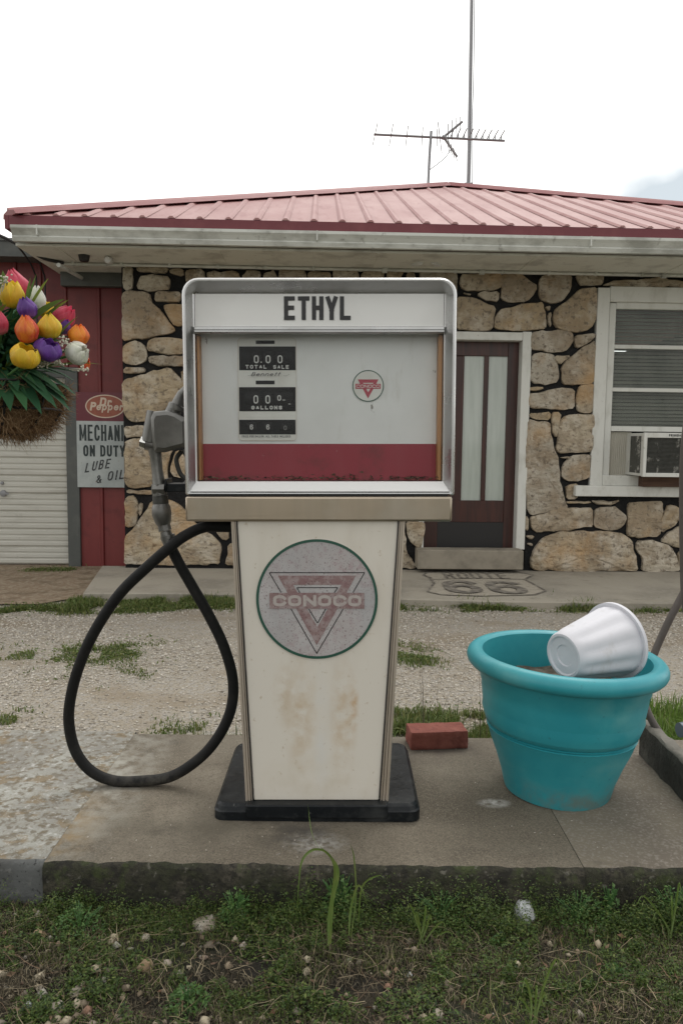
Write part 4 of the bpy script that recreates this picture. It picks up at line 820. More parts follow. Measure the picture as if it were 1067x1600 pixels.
# small round badge
be = pp(575, 603, rv); bR = pp(599.5, 603, rv)[0] - be[0]
cb = lambda r, n=40: [(be[0] + r * math.cos(2 * math.pi * i / n), be[1] + r * math.sin(2 * math.pi * i / n)) for i in range(n)]
b = MB(); b.prism(cb(bR), rv + .001, dv - .0003); bad = b.build('badge', m_regw, dial, smooth=False)
b = MB(); b.ribbon(cb(bR - .0012, 48), .0028, rv + .0005, True); b.build('badge_ring', m_green, bad, smooth=False)
k = bR / er
def Bt(x, y): e = E(x, y); return (be[0] + (e[0] - ec[0]) * k, be[1] + (e[1] - ec[1]) * k)
b = MB(); tO = [Bt(215, 345), Bt(855, 345), Bt(533, 915)]; tI = [Bt(375, 447), Bt(700, 447), Bt(540, 730)]
b.add([(x, rv + .0002, z) for x, z in tO + tI], [(0, 3, 4, 1), (1, 4, 5, 2), (2, 5, 3, 0)]); a, c_ = Bt(150, 625), Bt(920, 478)
b.add([(a[0], rv - .0003, a[1]), (c_[0], rv - .0003, a[1]), (c_[0], rv - .0003, c_[1]), (a[0], rv - .0003, c_[1])], [(0, 1, 2, 3)]); b.build('badge_mark', m_red2, bad, smooth=False)
b = MB(); a, c_ = Bt(178, 600), Bt(892, 503); g_ = .0013; text(b, 'CONOCO', a[0], a[1], c_[1] - a[1], (c_[0] - a[0] - 5 * g_) / 6, .0013, g_, rv - .0006, step=.00005); b.build('badge_lettering', m_regw, bad, smooth=False)
# litter behind the glass
V = []; T = []; n_ = 420; xs = rng.uniform(ix0 + .01, ix1 - .01, n_)
for i, x in enumerate(xs):
    if noise.noise(Vector((x * 9, 1, 0))) < -.12 and i % 3: continue
    c0_ = Vector((x, rng.uniform(.047, .084), iz0 + .002 + abs(rng.normal(0, .0045)) * (1 + 1.5 * max(0, noise.noise(Vector((x * 14, 3, 3))))))); s_ = rng.uniform(.002, .006)
    k0 = len(V)
    for _ in range(4): V.append(tuple(c0_ + Vector((rng.normal(0, s_), rng.normal(0, s_ * .5), abs(rng.normal(0, s_ * .6))))))
    T += [(k0, k0 + 1, k0 + 2), (k0, k0 + 2, k0 + 3), (k0, k0 + 3, k0 + 1)]
V = np.array(V); V[:, 1] = np.clip(V[:, 1], .044, .087); lit = npmesh('leaf_litter', V, np.array(T), m_debris, head)
# lower band
b = MB(); a, c_ = pp(290, 815, -.006), pp(706.5, 776, -.006); b.box(a[0], c_[0], -.006, .35, a[1], c_[1]); b.build('lower_band', m_band, pump, bevel=.006)
b = MB(); b.box(a[0] + .012, c_[0] - .012, .004, .34, c_[1] + .0005, hz0 + .0005); b.build('seam_gasket', m_black, pump)

# ================================================================== HOSE AND NOZZLE
m_rub = mat('black hose rubber', (.008, .008, .008), [((.020, .019, .017), 30, .5, .68, .6)], rough=.65, spec=.25, bump=((90, .25, .002),), blobs=(((.0, -.0, .01), (.3, .3, .05), (.07, .065, .055), .8, 40),))
m_noz = mat('dull cast aluminium', (.17, .168, .16), [((.27, .265, .25), 8, .48, .64, .6), ((.15, .15, .14), 22, .5, .66, .6)], rough=.42, metal=.75, rvar=.1, bump=((70, .3, .0015),))
m_nutd = mat('dark metal collar', (.06, .06, .055), rough=.45, metal=.6); m_shiny = mat('polished nut', (.75, .75, .72), rough=.18, metal=1)
HY = 2.27
hp = [(372, 824, 2.30), (345, 823, 2.29), (318, 824, 2.28), (288, 838, 2.27), (262, 858, 2.255), (228, 888, 2.255), (190, 925, 2.26), (158, 970, 2.265), (132, 1020, 2.27), (114, 1075, 2.28), (108, 1125, 2.29), (118, 1172, 2.295), (142, 1204, 2.30), (178, 1222, 2.305), (220, 1226, 2.305), (268, 1213, 2.31), (312, 1185, 2.31), (342, 1150, 2.31), (361, 1108, 2.31), (364, 1062, 2.31), (350, 1010, 2.31), (326, 960, 2.31), (300, 915, 2.31), (280, 880, 2.305), (266, 852, 2.30)]
P_ = [W(*p) for p in hp]
for p in P_: p.z = max(p.z, SLAB + .0165)
P_ = smoothpath(P_, 8)
hose = thing('fuel_hose', 'thick black rubber hose looping to the island from the fuel pump, with metal nozzle', 'fuel hose', (P_[-1].x, P_[-1].y, SLAB))
b = MB(); b.tube(P_, .0165, 16); b.build('hose', m_rub, hose, world=True)
NY = 2.30
b = MB(); b.tube([W(268, 856, NY), W(262, 842, NY), W(259, 830, NY)], [.0175, .019, .016], 14); b.tube([W(258.5, 829, NY), W(256, 818, NY)], [.020, .019], 8)
b.tube([W(263.5, 842, NY), W(262, 836, NY)], .022, 14); b.build('hose_coupling', m_noz, hose, world=True, ang=30)
nz_ = MB(); pr = [(256, 822, .017), (255, 815, .024), (253, 803, .029), (252, 793, .028), (251.5, 787, .023)]
nz_.tube([W(x, y, NY) for x, y, r in pr], [r for x, y, r in pr], 18)
pr = [(250.5, 774, .022), (249, 765, .022), (249, 757, .019), (246, 735, .0165), (244, 715, .017), (242, 700, .020)]
nz_.tube([W(x, y, NY) for x, y, r in pr], [r for x, y, r in pr], 18)
nz = nz_.build('nozzle', m_noz, hose, world=True, ang=40)
b = MB(); b.tube([W(251.5, 786.5, NY), W(250.8, 774.5, NY)], [.024, .023], 14); b.build('collar', m_nutd, nz, world=True)
b = MB(); b.tube([W(240, 764, NY - .012), W(258, 764, NY - .012)], .016, 6); b.tube([W(249.5, 772, NY), W(248.5, 756, NY)], .0235, 6); b.build('hex_nut', m_noz, nz, world=True, ang=20)
# body block of the nozzle: faceted casting
b = MB(); out_ = [(236, 652), (240, 643), (262, 641), (276, 645), (292, 655), (294, 698), (284, 700), (258, 707), (242, 706), (238, 690)]
r0 = [W(x, y, NY - .028) for x, y in out_]; r1 = [W(x, y, NY + .028) for x, y in out_]; cc = sum(r0, Vector()) / len(r0); cd = sum(r1, Vector()) / len(r1)
b.loft([[p.lerp(cc, .22) + Vector((0, -.008, 0)) for p in r0], r0, r1, [p.lerp(cd, .22) + Vector((0, .008, 0)) for p in r1]]); b.build('valve_body', m_noz, nz, world=True, ang=25, bevel=.004)
b = MB(); b.tube([W(243, 643, NY), W(234, 690, NY)], .0245, 14); b.build('valve_cover', m_noz, nz, world=True)
b = MB(); b.tube([W(246, 697, NY), W(230, 692.5, NY)], [.019, .0205], 16); b.build('side_port', m_noz, nz, world=True)
b = MB(); b.tube([W(229.5, 692.3, NY), W(221, 690, NY)], [.0215, .019], 8); b.tube([W(221, 690, NY), W(219, 689.5, NY)], [.014, .008], 10); b.build('port_nut', m_shiny, nz, world=True, ang=20)
b = MB(); b.tube([W(270, 646, NY), W(276, 632, NY)], [.024, .0225], 12); b.tube([W(275, 640, NY), W(277, 634, NY)], .027, 12); b.tube([W(277, 632, NY), W(283, 616, NY), W(300, 600, NY)], [.018, .0125, .0115], 12); b.build('spout', m_noz, nz, world=True)
b = MB(); b.tube(smoothpath([W(258, 760, NY + .01), W(276, 764, NY + .012), W(292, 752, NY + .012), W(294, 722, NY + .012), W(286, 703, NY + .01)], 5), .0055, 8); b.build('lever_guard', m_noz, nz, world=True)
b = MB(); b.tube(smoothpath([W(284, 705, NY), W(276, 718, NY), W(281, 738, NY), W(289, 748, NY)], 5), .007, 8); b.build('trigger', m_nutd, nz, world=True)
b = MB(); x_, z_ = pp(262, 768, .20); x2_, z2_ = pp(296, 755, .20); b.box(x_, hx0 - .0005, .17, .24, z_, z2_); b.box(x_, x_ + .006, .165, .245, z_, z2_ + .015)
b.build('nozzle_holster', m_base, pump, bevel=.003)

# ================================================================== TEAL PLANTER, SOIL, WHITE POT
m_teal = mat('teal plastic', (.022, .27, .32), [((.045, .35, .39), 4, .42, .62, .6), ((.06, .33, .35), 14, .55, .75, .35), ((.02, .13, .15), 60, .66, .72, .6), ((.14, .36, .37), 3, .58, .75, .35, (1, 1, 2.5))], rough=.42, rvar=.08, bump=((180, .12, .001), (5, .08, .01)), blobs=(((0, -.16, .02), (.3, .2, .07), (.16, .17, .14), .7, 18), ((.1, -.24, .33), (.14, .1, .1), (.13, .40, .40), .6, 9), ((-.2, -.1, .41), (.12, .2, .05), (.15, .42, .42), .6, 12), ((.12, -.2, .14), (.12, .1, .05), (.10, .33, .33), .5, 30)))
m_soil = mat('dry potting soil', (.13, .105, .08), [((.22, .19, .15), 25, .5, .65, .8), ((.05, .04, .03), 30, .5, .62, .7)], rough=1, bump=((60, 1, .01),))
PCX = G(878, 1240, SLAB).x - .006; PCY = 2.335
pl = thing('planter', 'big teal plastic tub planter with thick rolled rim on the concrete island', 'planter', (PCX, PCY, SLAB), (0, R(1.7), 0))
prof = [(0, .006), (.154, .006), (.161, .0), (.165, .012), (.174, .05), (.193, .105), (.2135, .155), (.226, .192), (.2285, .196), (.2225, .199), (.2290, .203), (.2235, .206), (.2325, .211), (.243, .262), (.250, .31), (.2525, .338), (.2565, .343), (.2585, .362), (.263, .367), (.265, .383), (.268, .386)]
rc, zc_, rm = .274, .409, .0275
for i in range(13): a = R(-115 + 250 * i / 12); prof.append((rc + rm * 1.0 * math.cos(a) + .0, zc_ + rm * math.sin(a)))
prof += [(.252, .395), (.248, .36), (.244, .325), (.241, .30), (.245, .25), (.235, .22)]
b = MB(); b.lathe(prof, 72); b.build('tub', m_teal, pl, ang=50)
b = MB(); rings = []
for i in range(14):
    r = .2445 * i / 13; rings.append([(r * math.cos(2 * math.pi * k / 48), r * math.sin(2 * math.pi * k / 48), .318 + .012 * noise.noise(Vector((r * 20 * math.cos(2 * math.pi * k / 48), r * 20 * math.sin(2 * math.pi * k / 48), 0)))) for k in range(48)])
b.loft(rings, True, False); b.build('soil', m_soil, pl)
m_wpot = mat('scuffed white plastic', (.66, .66, .70), [((.55, .56, .60), 4, .45, .65, .6), ((.40, .37, .32), 12, .60, .74, .6, (1, 1, .4))], rough=.75, spec=.25, bump=((60, .15, .002),))
A0 = W(879, 1025, 2.19); A1 = W(962, 1000, 2.30)
ax = (A1 - A0); L_ = ax.length; ax.normalize()
Mx = Matrix.Translation(A0) @ ax.to_track_quat('Z', 'Y').to_matrix().to_4x4()
Ml = Matrix.Translation(-A0) @ Mx
fl = lambda r, z, q: r * (1 + (.030 * (2 * abs(math.cos(5 * q)) - 1) + .012 * math.cos(10 * q) if .012 < z < L_ * .93 and r > .05 else 0))
r0_, r1_ = .066, .113
pot = thing('flower_pot', 'scuffed white fluted plastic pot lying on its side inside the teal planter', 'flower pot', A0)
b = MB(); pf = [(0, .010), (.030, .010), (.032, .006), (r0_ - .012, .006), (r0_ - .008, 0), (r0_ - .001, .001), (r0_ + .003, .008)]
for i in range(1, 11): t_ = i / 10; pf.append((r0_ + .004 + (r1_ - r0_ - .012) * t_, .008 + L_ * .92 * t_))
pf += [(r1_, L_ * .945), (r1_ + .004, L_ * .95), (r1_ + .004, L_), (r1_, L_ + .002), (r1_ - .006, L_), (r1_ - .012, L_ * .9), (r0_ - .002, .02), (0, .018)]
b.lathe(pf, 64, Ml, fn=fl); b.build('pot_body', m_wpot, pot, ang=45)

# ================================================================== BRICK, CURB BLOCK, NEXT PUMP'S HOSE
m_brick = mat('red clay brick', (.20, .058, .042), [((.28, .10, .075), 14, .46, .66, .7), ((.13, .035, .028), 30, .52, .66, .7), ((.36, .22, .18), 60, .67, .72, .7)], rough=.9, bump=((45, .7, .006), (160, .5, .002)))
bq0, bq1 = G(641, 1172, SLAB), G(732, 1170, SLAB); bc = (bq0 + bq1) / 2; bl_ = (bq1 - bq0).length; ba = math.atan2(bq1.y - bq0.y, bq1.x - bq0.x) + R(2)
nb = Vector((-math.sin(ba), math.cos(ba), 0)); b = MB()
NX, NYb, NZ = 16, 8, 5
bm = bmesh.new(); bmesh.ops.create_cube(bm, size=1); bmesh.ops.subdivide_edges(bm, edges=bm.edges[:], cuts=9, use_grid_fill=True)
for v in bm.verts:
    c0_ = v.co.copy(); v.co = Vector((c0_.x * bl_, c0_.y * .098, (c0_.z + .5) * .062))
    e_ = sum(1 for k in range(3) if abs(abs(c0_[k]) - .5) < .01)
    if e_ >= 2: v.co = v.co.lerp(Vector((0, 0, .031)), 0) * 1.0; v.co.x -= math.copysign(.003, v.co.x); v.co.y -= math.copysign(.003, v.co.y) if e_ > 1 else 0
    if v.co.z > .001: v.co += Vector((noise.noise(v.co * 40), noise.noise(v.co * 40 + Vector((9, 0, 0))), noise.noise(v.co * 40 + Vector((0, 9, 0))) * .6)) * .0035
me = bpy.data.meshes.new('brick'); bm.to_mesh(me); bm.free(); me.shade_smooth(); me.set_sharp_from_angle(angle=R(50)); me.materials.append(m_brick)
o = bpy.data.objects.new('brick', me); S.collection.objects.link(o); o.location = bc + nb * .049; o.rotation_euler = (0, 0, ba); tag(o, 'single worn red brick lying beside the black base of the fuel pump', 'brick')

m_block = mat('dark weathered concrete', (.042, .040, .034), [((.10, .095, .08), 10, .48, .66, .8), ((.02, .02, .015), 25, .52, .66, .7)], rough=.95, bump=((40, .8, .01), (130, .6, .004)))
m_blocktop = mat('pale concrete lip', (.20, .185, .16), [((.12, .11, .09), 12, .5, .65, .7)], rough=.9, bump=((60, .6, .005),))
b = MB(); zz = .125; cv = G(995, 1182, SLAB); bx = cv.x + .012; nseg = 30; rings = []
for i in range(nseg + 1):
    y = 1.96 + (2.60 - 1.96) * i / nseg; e = lambda k: .005 * noise.noise(Vector((y * 16, k * 3.1, 0))) + .003 * noise.noise(Vector((y * 50, k * 2.1, 4)))
    rings.append([(bx + e(1), y, 0), (bx + e(2) * 1.5, y, zz * .5), (bx + e(3), y, zz - .012), (bx + .004 + e(3), y, zz - .002 + e(5)), (bx + .014, y, zz + e(6)), (bx + .034 + e(7), y, zz + e(8)), (bx + .039, y, zz - .01), (bx + .044, y, 0)])
b.loft(rings); 
for i, f in enumerate(b.Fc):
    if len(f) == 4 and min(b.V[j][2] for j in f) > zz - .02: b.mi[i] = 1
o = b.build('curb_block', [m_block, m_blocktop], shift=None, ang=50); o.location = (0, 0, SLAB); tag(o, 'long dark concrete block with a pale top edge right of the teal planter', 'concrete block')
m_hose2 = mat('weathered brown grey hose', (.085, .07, .062), [((.13, .11, .10), 12, .5, .66, .6)], rough=.6)
hq = [(1085, 560, 2.35), (1072, 640, 2.35), (1065, 720, 2.36), (1064, 800, 2.37), (1069, 880, 2.40), (1095, 960, 2.44), (1130, 1060, 2.48)]
t = thing('pump_hose', 'worn brown-grey hose curving behind the teal planter at the photo edge', 'hose', W(1120, 1190, 2.5))
b = MB(); loop = [(1140, 760, 2.60), (1110, 850, 2.62), (1068, 925, 2.64), (1042, 975, 2.64), (1022, 1020, 2.64), (1008, 1060, 2.62), (1006, 1095, 2.58), (1020, 1130, 2.54), (1045, 1163, 2.50), (1075, 1195, 2.46), (1120, 1235, 2.42)]
b.tube(smoothpath([W(*p) for p in loop], 6), .0125, 12); b.build('hose', m_hose2, t, world=True)
b = MB(); pr = [(1073, 660, .006), (1070, 690, .010), (1067.5, 730, .013), (1067, 800, .013), (1068, 880, .012), (1071, 945, .011), (1085, 1010, .011), (1120, 1080, .011), (1140, 1180, .011)]
b.tube(smoothpath([W(x, y, 2.35) for x, y, r in pr], 5), .0125, 12); b.build('hose_return', m_hose2, t, world=True)
b = MB(); c0_ = W(1069, 1140, 2.85); b.tube([c0_, c0_ + Vector((-.022, -.005, 0))], [.03, .028], 14); b.tube([c0_ + Vector((.1, .02, 0)), c0_], .018, 12)
b.tube([c0_ + Vector((.1, .02, .01)), Vector((c0_.x + .1, c0_.y + .02, -.02))], .018, 10)
o = b.build('pipe_cap', mat('blue grey pipe', (.08, .11, .14), rough=.4), shift=c0_); tag(o, 'small blue-grey pipe end in the bright grass behind the dark block', 'pipe')
# ================================================================== FLOWER BASKET AND TULIPS
m_coir = mat('coconut coir', (.17, .095, .042), [((.25, .155, .075), 12, .45, .62, .8, (1, 1, .5)), ((.05, .025, .012), 9, .5, .64, .8)], rough=1, bump=((50, 1, .02), (160, .8, .006)))
m_fib = mat('coir fibres', (.2, .1, .05), ramp=[(.15, .08, .035), (.28, .17, .085), (.36, .25, .14), (.20, .11, .05), (.10, .05, .022)], rough=.9)
m_leafd = mat('dark artificial leaf', (.02, .08, .04), ramp=[(.014, .05, .024), (.035, .11, .045), (.02, .07, .034), (.055, .15, .055)], rough=.75, spec=.2, trans=.15)
m_leafy = mat('yellow tipped leaf', (.1, .2, .04), ramp=[(.10, .19, .04), (.30, .34, .06), (.06, .14, .04), (.18, .24, .06)], rough=.5, trans=.2)
m_spr = mat('tiny cream sprigs', (.5, .48, .38), rough=.7)
KY = 1.72
kc = W(-22, 600, KY); KR = .165
bk = thing('flower_basket', 'brown coir basket of artificial tulips at the left edge of the photo', 'basket', (kc.x, kc.y, .03))
b = MB(); rings = []; nn = 48
prof = [(.0, -.112), (.05, -.112), (.10, -.106), (.132, -.09), (.150, -.065), (.160, -.03), (.165, 0), (.158, .006), (.145, 0), (.13, -.05), (.0, -.06)]
for r, z in prof:
    rings.append([Vector((kc.x + (r + .010 * noise.noise(Vector((k * .7, z * 30, 0)))) * math.cos(2 * math.pi * k / nn), kc.y + (r + .010 * noise.noise(Vector((k * .7, z * 30, 0)))) * math.sin(2 * math.pi * k / nn), kc.z + z + .008 * noise.noise(Vector((k * .5, z * 20, 4))))) for k in range(nn)])
b.loft(rings); lin = b.build('coir_liner', m_coir, bk, world=True)
N = 7000; V = []; T = []
for i in range(N):
    a = rng.uniform(0, 2 * math.pi); s = rng.uniform(0, 1) ** .8; k = s * 5; j = min(int(k), 4); f = k - j
    r = prof[j + 1][0] * (1 - f) + prof[j + 2][0] * f; z = prof[j + 1][1] * (1 - f) + prof[j + 2][1] * f
    p = Vector((kc.x + r * math.cos(a), kc.y + r * math.sin(a), kc.z + z)); nrm = Vector((math.cos(a), math.sin(a), -.9 * (1 - s)))
    d = (nrm * rng.uniform(.0, .5) + Vector((rng.normal(), rng.normal(), rng.normal() - .3))).normalized(); L = rng.uniform(.015, .045); w = .0005
    q = p + d * L * .5 + nrm * .004; e = q + (d + Vector((rng.normal(), rng.normal(), rng.normal())) * .5).normalized() * L * .5
    if i % 14 == 0: e = e + nrm * .012
    sd_ = d.cross(Vector((0, 1, 0))).normalized() * w; n0 = len(V); V += [p - sd_, p + sd_, q + sd_, q - sd_, e]
    T += [(n0, n0 + 1, n0 + 2), (n0, n0 + 2, n0 + 3), (n0 + 3, n0 + 2, n0 + 4)]
Mi = ROOTM[bk].inverted(); npmesh('fibre', np.array([tuple(Mi @ v) for v in V]), np.array(T), m_fib, lin)
b = MB()
for a in np.linspace(0, 2 * math.pi, 13)[:-1]:
    b.tube([Vector((kc.x + (r + .007) * math.cos(a + .12), kc.y + (r + .007) * math.sin(a + .12), kc.z + z)) for r, z in prof[1:7]], .0028, 6)
for r, z in ((.172, 0), (.160, -.055), (.1, -.110)): b.tube([Vector((kc.x + r * math.cos(a), kc.y + r * math.sin(a), kc.z + z)) for a in np.linspace(0, 2 * math.pi, 41)], .003, 6)
b.build('wire_frame', m_black, bk, world=True)
b = MB(); b.tube([(kc.x - .03, kc.y, .03), (kc.x - .03, kc.y, kc.z - .112)], .010, 10); b.build('stand', m_black, bk, world=True)
def leafmesh(V, T, p, d, L, w, droop, up=Vector((0, 0, 1)), n=6, fold=.25):
    d = d.normalized(); s = d.cross(up)
    if s.length < .1: s = d.cross(Vector((1, 0, 0)))
    s.normalize(); q = Vector(p); k0 = len(V); dd = d.copy()
    for i in range(n + 1):
        t = i / n; ww = w * math.sin(math.pi * min(1, (t * .85 + .12))) ** .8 * (1 if t < 1 else .05); nrm = s.cross(dd)
        V += [q - s * ww + nrm * ww * fold, q.copy(), q + s * ww + nrm * ww * fold]
        q = q + dd * (L / n); dd = (dd + Vector((0, 0, -droop / n))).normalized()
    for i in range(n):
        a = k0 + i * 3; T += [(a, a + 1, a + 4, a + 3), (a + 1, a + 2, a + 5, a + 4)]
V, T = [], []; hub = kc + Vector((0, 0, .02))
for i in range(330):
    a = rng.uniform(0, 2 * math.pi); el = rng.uniform(-.25, 1.2); d = Vector((math.cos(a) * math.cos(el), math.sin(a) * math.cos(el), math.sin(el)))
    st = hub + Vector((rng.normal(0, .05), rng.normal(0, .05), rng.uniform(-.01, .10))); leafmesh(V, T, st, d, rng.uniform(.08, .15), rng.uniform(.005, .013), rng.uniform(.1, 1.4))
for tx, ty, dy in ((95, 622, -.16), (70, 632, -.18), (45, 628, -.19), (18, 632, -.19), (-5, 628, -.18), (118, 628, -.12), (82, 612, -.17), (125, 605, -.08), (120, 585, -.05), (112, 615, -.1), (100, 600, -.12), (60, 600, -.15), (30, 605, -.16), (5, 600, -.16), (80, 605, -.15), (115, 570, -.04), (105, 625, -.06)):
    e = W(tx, ty, KY + dy); st = hub + Vector((.04, -.03, .02)); d = e - st; leafmesh(V, T, st, d + Vector((0, 0, .03)), d.length * 1.0, .017, .6)
npmesh('foliage', np.array([tuple(Mi @ v) for v in V]), np.array(T), m_leafd, bk, smooth=True)
V, T = [], []
for (x0, y0, x1, y1, w) in ((60, 470, 48, 437, .004), (60, 460, 57, 432, .003), (68, 450, 76, 438, .004), (90, 478, 107, 472, .006), (75, 470, 100, 471, .012), (20, 575, 38, 530, .006), (60, 555, 78, 540, .004), (110, 568, 158, 574, .006), (60, 570, 66, 575, .006),
  (25, 585, 5, 575, .005), (38, 580, 55, 615, .0045), (70, 520, 58, 528, .003), (75, 535, 95, 522, .003), (118, 520, 121, 498, .004), (5, 545, -5, 528, .005), (52, 465, 45, 480, .004), (12, 500, 28, 497, .004), (88, 495, 92, 478, .005), (22, 430, 5, 425, .007), (10, 440, 0, 432, .006), (-5, 470, 10, 478, .006), (60, 575, 30, 577, .006), (86, 512, 104, 500, .0035), (10, 560, 20, 545, .004)):
    a_, e = W(x0, y0, KY - .10), W(x1, y1, KY - .11); a_ = a_ + (hub - a_) * .25; d = e - a_; leafmesh(V, T, a_, d + Vector((0, 0, d.length * .15)), d.length * 1.05, w, .25)
npmesh('yellow_tipped_leaf', np.array([tuple(Mi @ v) for v in V]), np.array(T), m_leafy, bk, smooth=True, )
b = MB()
for (x0, y0) in ((62, 568), (70, 566), (76, 568), (84, 562), (92, 566), (97, 570), (128, 576), (133, 578), (88, 560), (66, 570), (100, 530), (106, 535), (98, 540), (8, 436), (4, 441), (10, 432)):
    c0_ = W(x0, y0, KY - .13)
    for k in range(9): b.lathe([(0, -.0022), (.0020, -.0008), (.0020, .0008), (0, .0022)], 5, Matrix.Translation(c0_ + Vector((rng.normal(0, .005), rng.normal(0, .004), rng.normal(0, .004)))))
    b.tube([c0_, c0_ + (hub - c0_) * .12], .001, 4)
b.build('sprig', m_spr, bk, world=True)
# tulips
cols = {'yellow': ((.74, .56, .03), (.76, .44, .03)), 'pink': ((.62, .07, .13), (.50, .04, .08)), 'white': ((.72, .72, .66), (.62, .64, .52)), 'purple': ((.15, .045, .32), (.09, .03, .20)), 'red': ((.66, .06, .03), (.78, .28, .03)), 'orange': ((.80, .17, .03), (.82, .35, .03))}
tm = {}
for k_, (c1, c2) in cols.items(): tm[k_] = mat(k_ + ' petals', c1, [(tuple(min(1, x * 1.25 + .04) for x in c1), 300, .45, .6, .5, (1, 1, .08)), (c2, 24, .45, .62, .8, (1, 1, .5)), (tuple(x * .75 for x in c1), 40, .5, .66, .5, (2, 2, .3))], rough=.5, trans=.3, bump=((160, .5, .0012, (2, 2, .12)),), isl=.10, blobs=(((0, 0, 0), (.03, .03, .02), {'yellow': (.35, .45, .05), 'pink': (.75, .35, .35), 'white': (.60, .66, .48), 'purple': (.35, .2, .5), 'red': (.8, .5, .05), 'orange': (.8, .55, .06)}[k_], .8, 60),))
m_stem = mat('tulip stem', (.06, .14, .04), rough=.5)
def tulip(kind, px, py, wpx, lpx, ang, dy, lab, open_=0.):
    open_ = min(1, open_ + rng.uniform(0, .30)); c = W(px, py, KY + dy); sc = (KY + dy) / F; w, L = wpx * sc * .53, lpx * sc * 1.06
    ax_ = Vector((math.sin(R(ang)), -.35, math.cos(R(ang)))).normalized(); b0 = c - ax_ * L * .5
    t = thing('tulip', lab, 'flower', b0, group='artificial tulips in the coir basket')
    q = ax_.to_track_quat('Z', 'Y').to_matrix()
    b = MB(); pk = [rng.uniform(-.03, .08) for _ in range(6)]
    for lay in range(2):
        for k in range(3):
            ph = 2 * math.pi * (k / 3 + lay / 6) + .4 + px; nu, nv = 8, 9; vs = []
            for j in range(nv + 1):
                t_ = j / nv; rr = w * (.25 + .75 * math.sin(math.pi * min(1, t_ * .62 + .16)) ** 1.1 if t_ > .02 else .12) * (1 - .06 * lay) ; rr *= (1 - (.62 * (1 - open_) + .10) * (max(0, t_ - .5) / .5) ** 1.4); wd_ = (1.22 if lay else 1.12) * (1 - max(0, t_ - .5) ** 2 * 2.6) + .03
                for i in range(nu + 1):
                    u = -1 + 2 * i / nu; a = ph + u * wd_ * .85; r = rr * (1 + .13 * (1 - u * u) - .02 * math.exp(-(u / .12) ** 2) - .09 * lay + pk[lay * 3 + k] * max(0, t_ - .5)); zz = L * (t_ - .07 * u * u * t_) * (1 + (.02 if lay else -.01) + .5 * pk[lay * 3 + k])
                    vs.append(q @ Vector((r * math.cos(a), r * math.sin(a), zz)))
            b.add(vs, [(j * (nu + 1) + i, j * (nu + 1) + i + 1, (j + 1) * (nu + 1) + i + 1, (j + 1) * (nu + 1) + i) for j in range(nv) for i in range(nu)])
    b.build('blossom', tm[kind], t, ang=180)
    b = MB(); e = hub + Vector((0, 0, .01)) - b0; b.tube(smoothpath([q @ Vector((0, 0, .004)), e * .35 - ax_ * .02, e * .7 - ax_ * .015, e], 4), .0028, 6); b.build('stem', m_stem, t)
TL = [('pink', 25, 446, 36, 44, -8, -.03, 'pink tulip at the top of the basket, behind the yellow one', 0), ('yellow', 20, 461, 32, 38, 5, -.08, 'topmost yellow tulip in front of the pink one', .6), ('white', 57, 468, 27, 38, 10, -.06, 'upright white tulip at the top of the basket', 0),
 ('purple', 43, 482, 26, 30, -12, -.11, 'small purple tulip under the upright white one', .2), ('pink', 0, 505, 22, 34, 0, -.14, 'pink tulip cut by the left edge of the photo', 0), ('red', 42, 515, 31, 40, 2, -.16, 'red tulip with orange base in the middle of the basket', 0),
 ('yellow', 77, 510, 33, 35, 8, -.12, 'yellow tulip in the middle, crossed by a thin leaf', 0), ('yellow', 74, 485, 22, 22, 30, -.02, 'small yellow tulip half hidden beside the purple one', .5), ('pink', 100, 497, 30, 38, 45, -.05, 'pink tulip leaning right beyond the middle yellow one', .4),
 ('orange', 123, 523, 29, 28, 15, -.08, 'orange tulip at the right side of the basket', .3), ('white', 122, 551, 34, 30, 70, -.10, 'white tulip leaning right above the hanging green leaf', .3), ('purple', 75, 547, 38, 28, 30, -.15, 'large open purple tulip beside the lowest yellow one', .8),
 ('yellow', 39, 557, 40, 32, 25, -.18, 'lowest yellow tulip with an open cup', .8), ('red', 131, 565, 24, 14, 80, -.06, 'dark red tulip under the leaning white one', .3), ('purple', 102, 511, 14, 22, 30, -.07, 'purple bud behind the orange tulip', .2)]
for a in TL: tulip(*a)

# ================================================================== LOOSE STONES, PEBBLES, GRASS, WEEDS
ico = bmesh.new(); bmesh.ops.create_icosphere(ico, subdivisions=1, radius=1); IV = np.array([v.co[:] for v in ico.verts]); IT = np.array([[v.index for v in f.verts] for f in ico.faces]); ico.free()
OV = np.array([(1, 0, 0), (-1, 0, 0), (0, 1, 0), (0, -1, 0), (0, 0, 1), (0, 0, -1)], float); OT = np.array([(0, 2, 4), (2, 1, 4), (1, 3, 4), (3, 0, 4), (2, 0, 5), (1, 2, 5), (3, 1, 5), (0, 3, 5)])
def pebbles(name, X, Y, Z, sz, m, flat=.6):
    n = len(X); base = OV; V = np.repeat(base[None], n, 0) * rng.uniform(.6, 1.25, (n, 6, 1)); V *= np.stack([sz * rng.uniform(.8, 1.4, n), sz, sz * flat], 1)[:, None, :]
    a = rng.uniform(0, 6.28, n); c, s = np.cos(a)[:, None], np.sin(a)[:, None]; x = V[..., 0] * c - V[..., 1] * s; y = V[..., 0] * s + V[..., 1] * c
    V = np.stack([x + X[:, None], y + Y[:, None], V[..., 2] + Z[:, None]], 2); T = OT[None] + (np.arange(n) * 6)[:, None, None]
    o = npmesh(name, V.reshape(-1, 3), T.reshape(-1, 3), m, smooth=False); return o
n_ = 60000; Yp = 2.78 + (6.3 - 2.78) * rng.uniform(0, 1, n_) ** 1.15; Xp = rng.uniform(-1, 1, n_) * (.55 * Yp + .4)
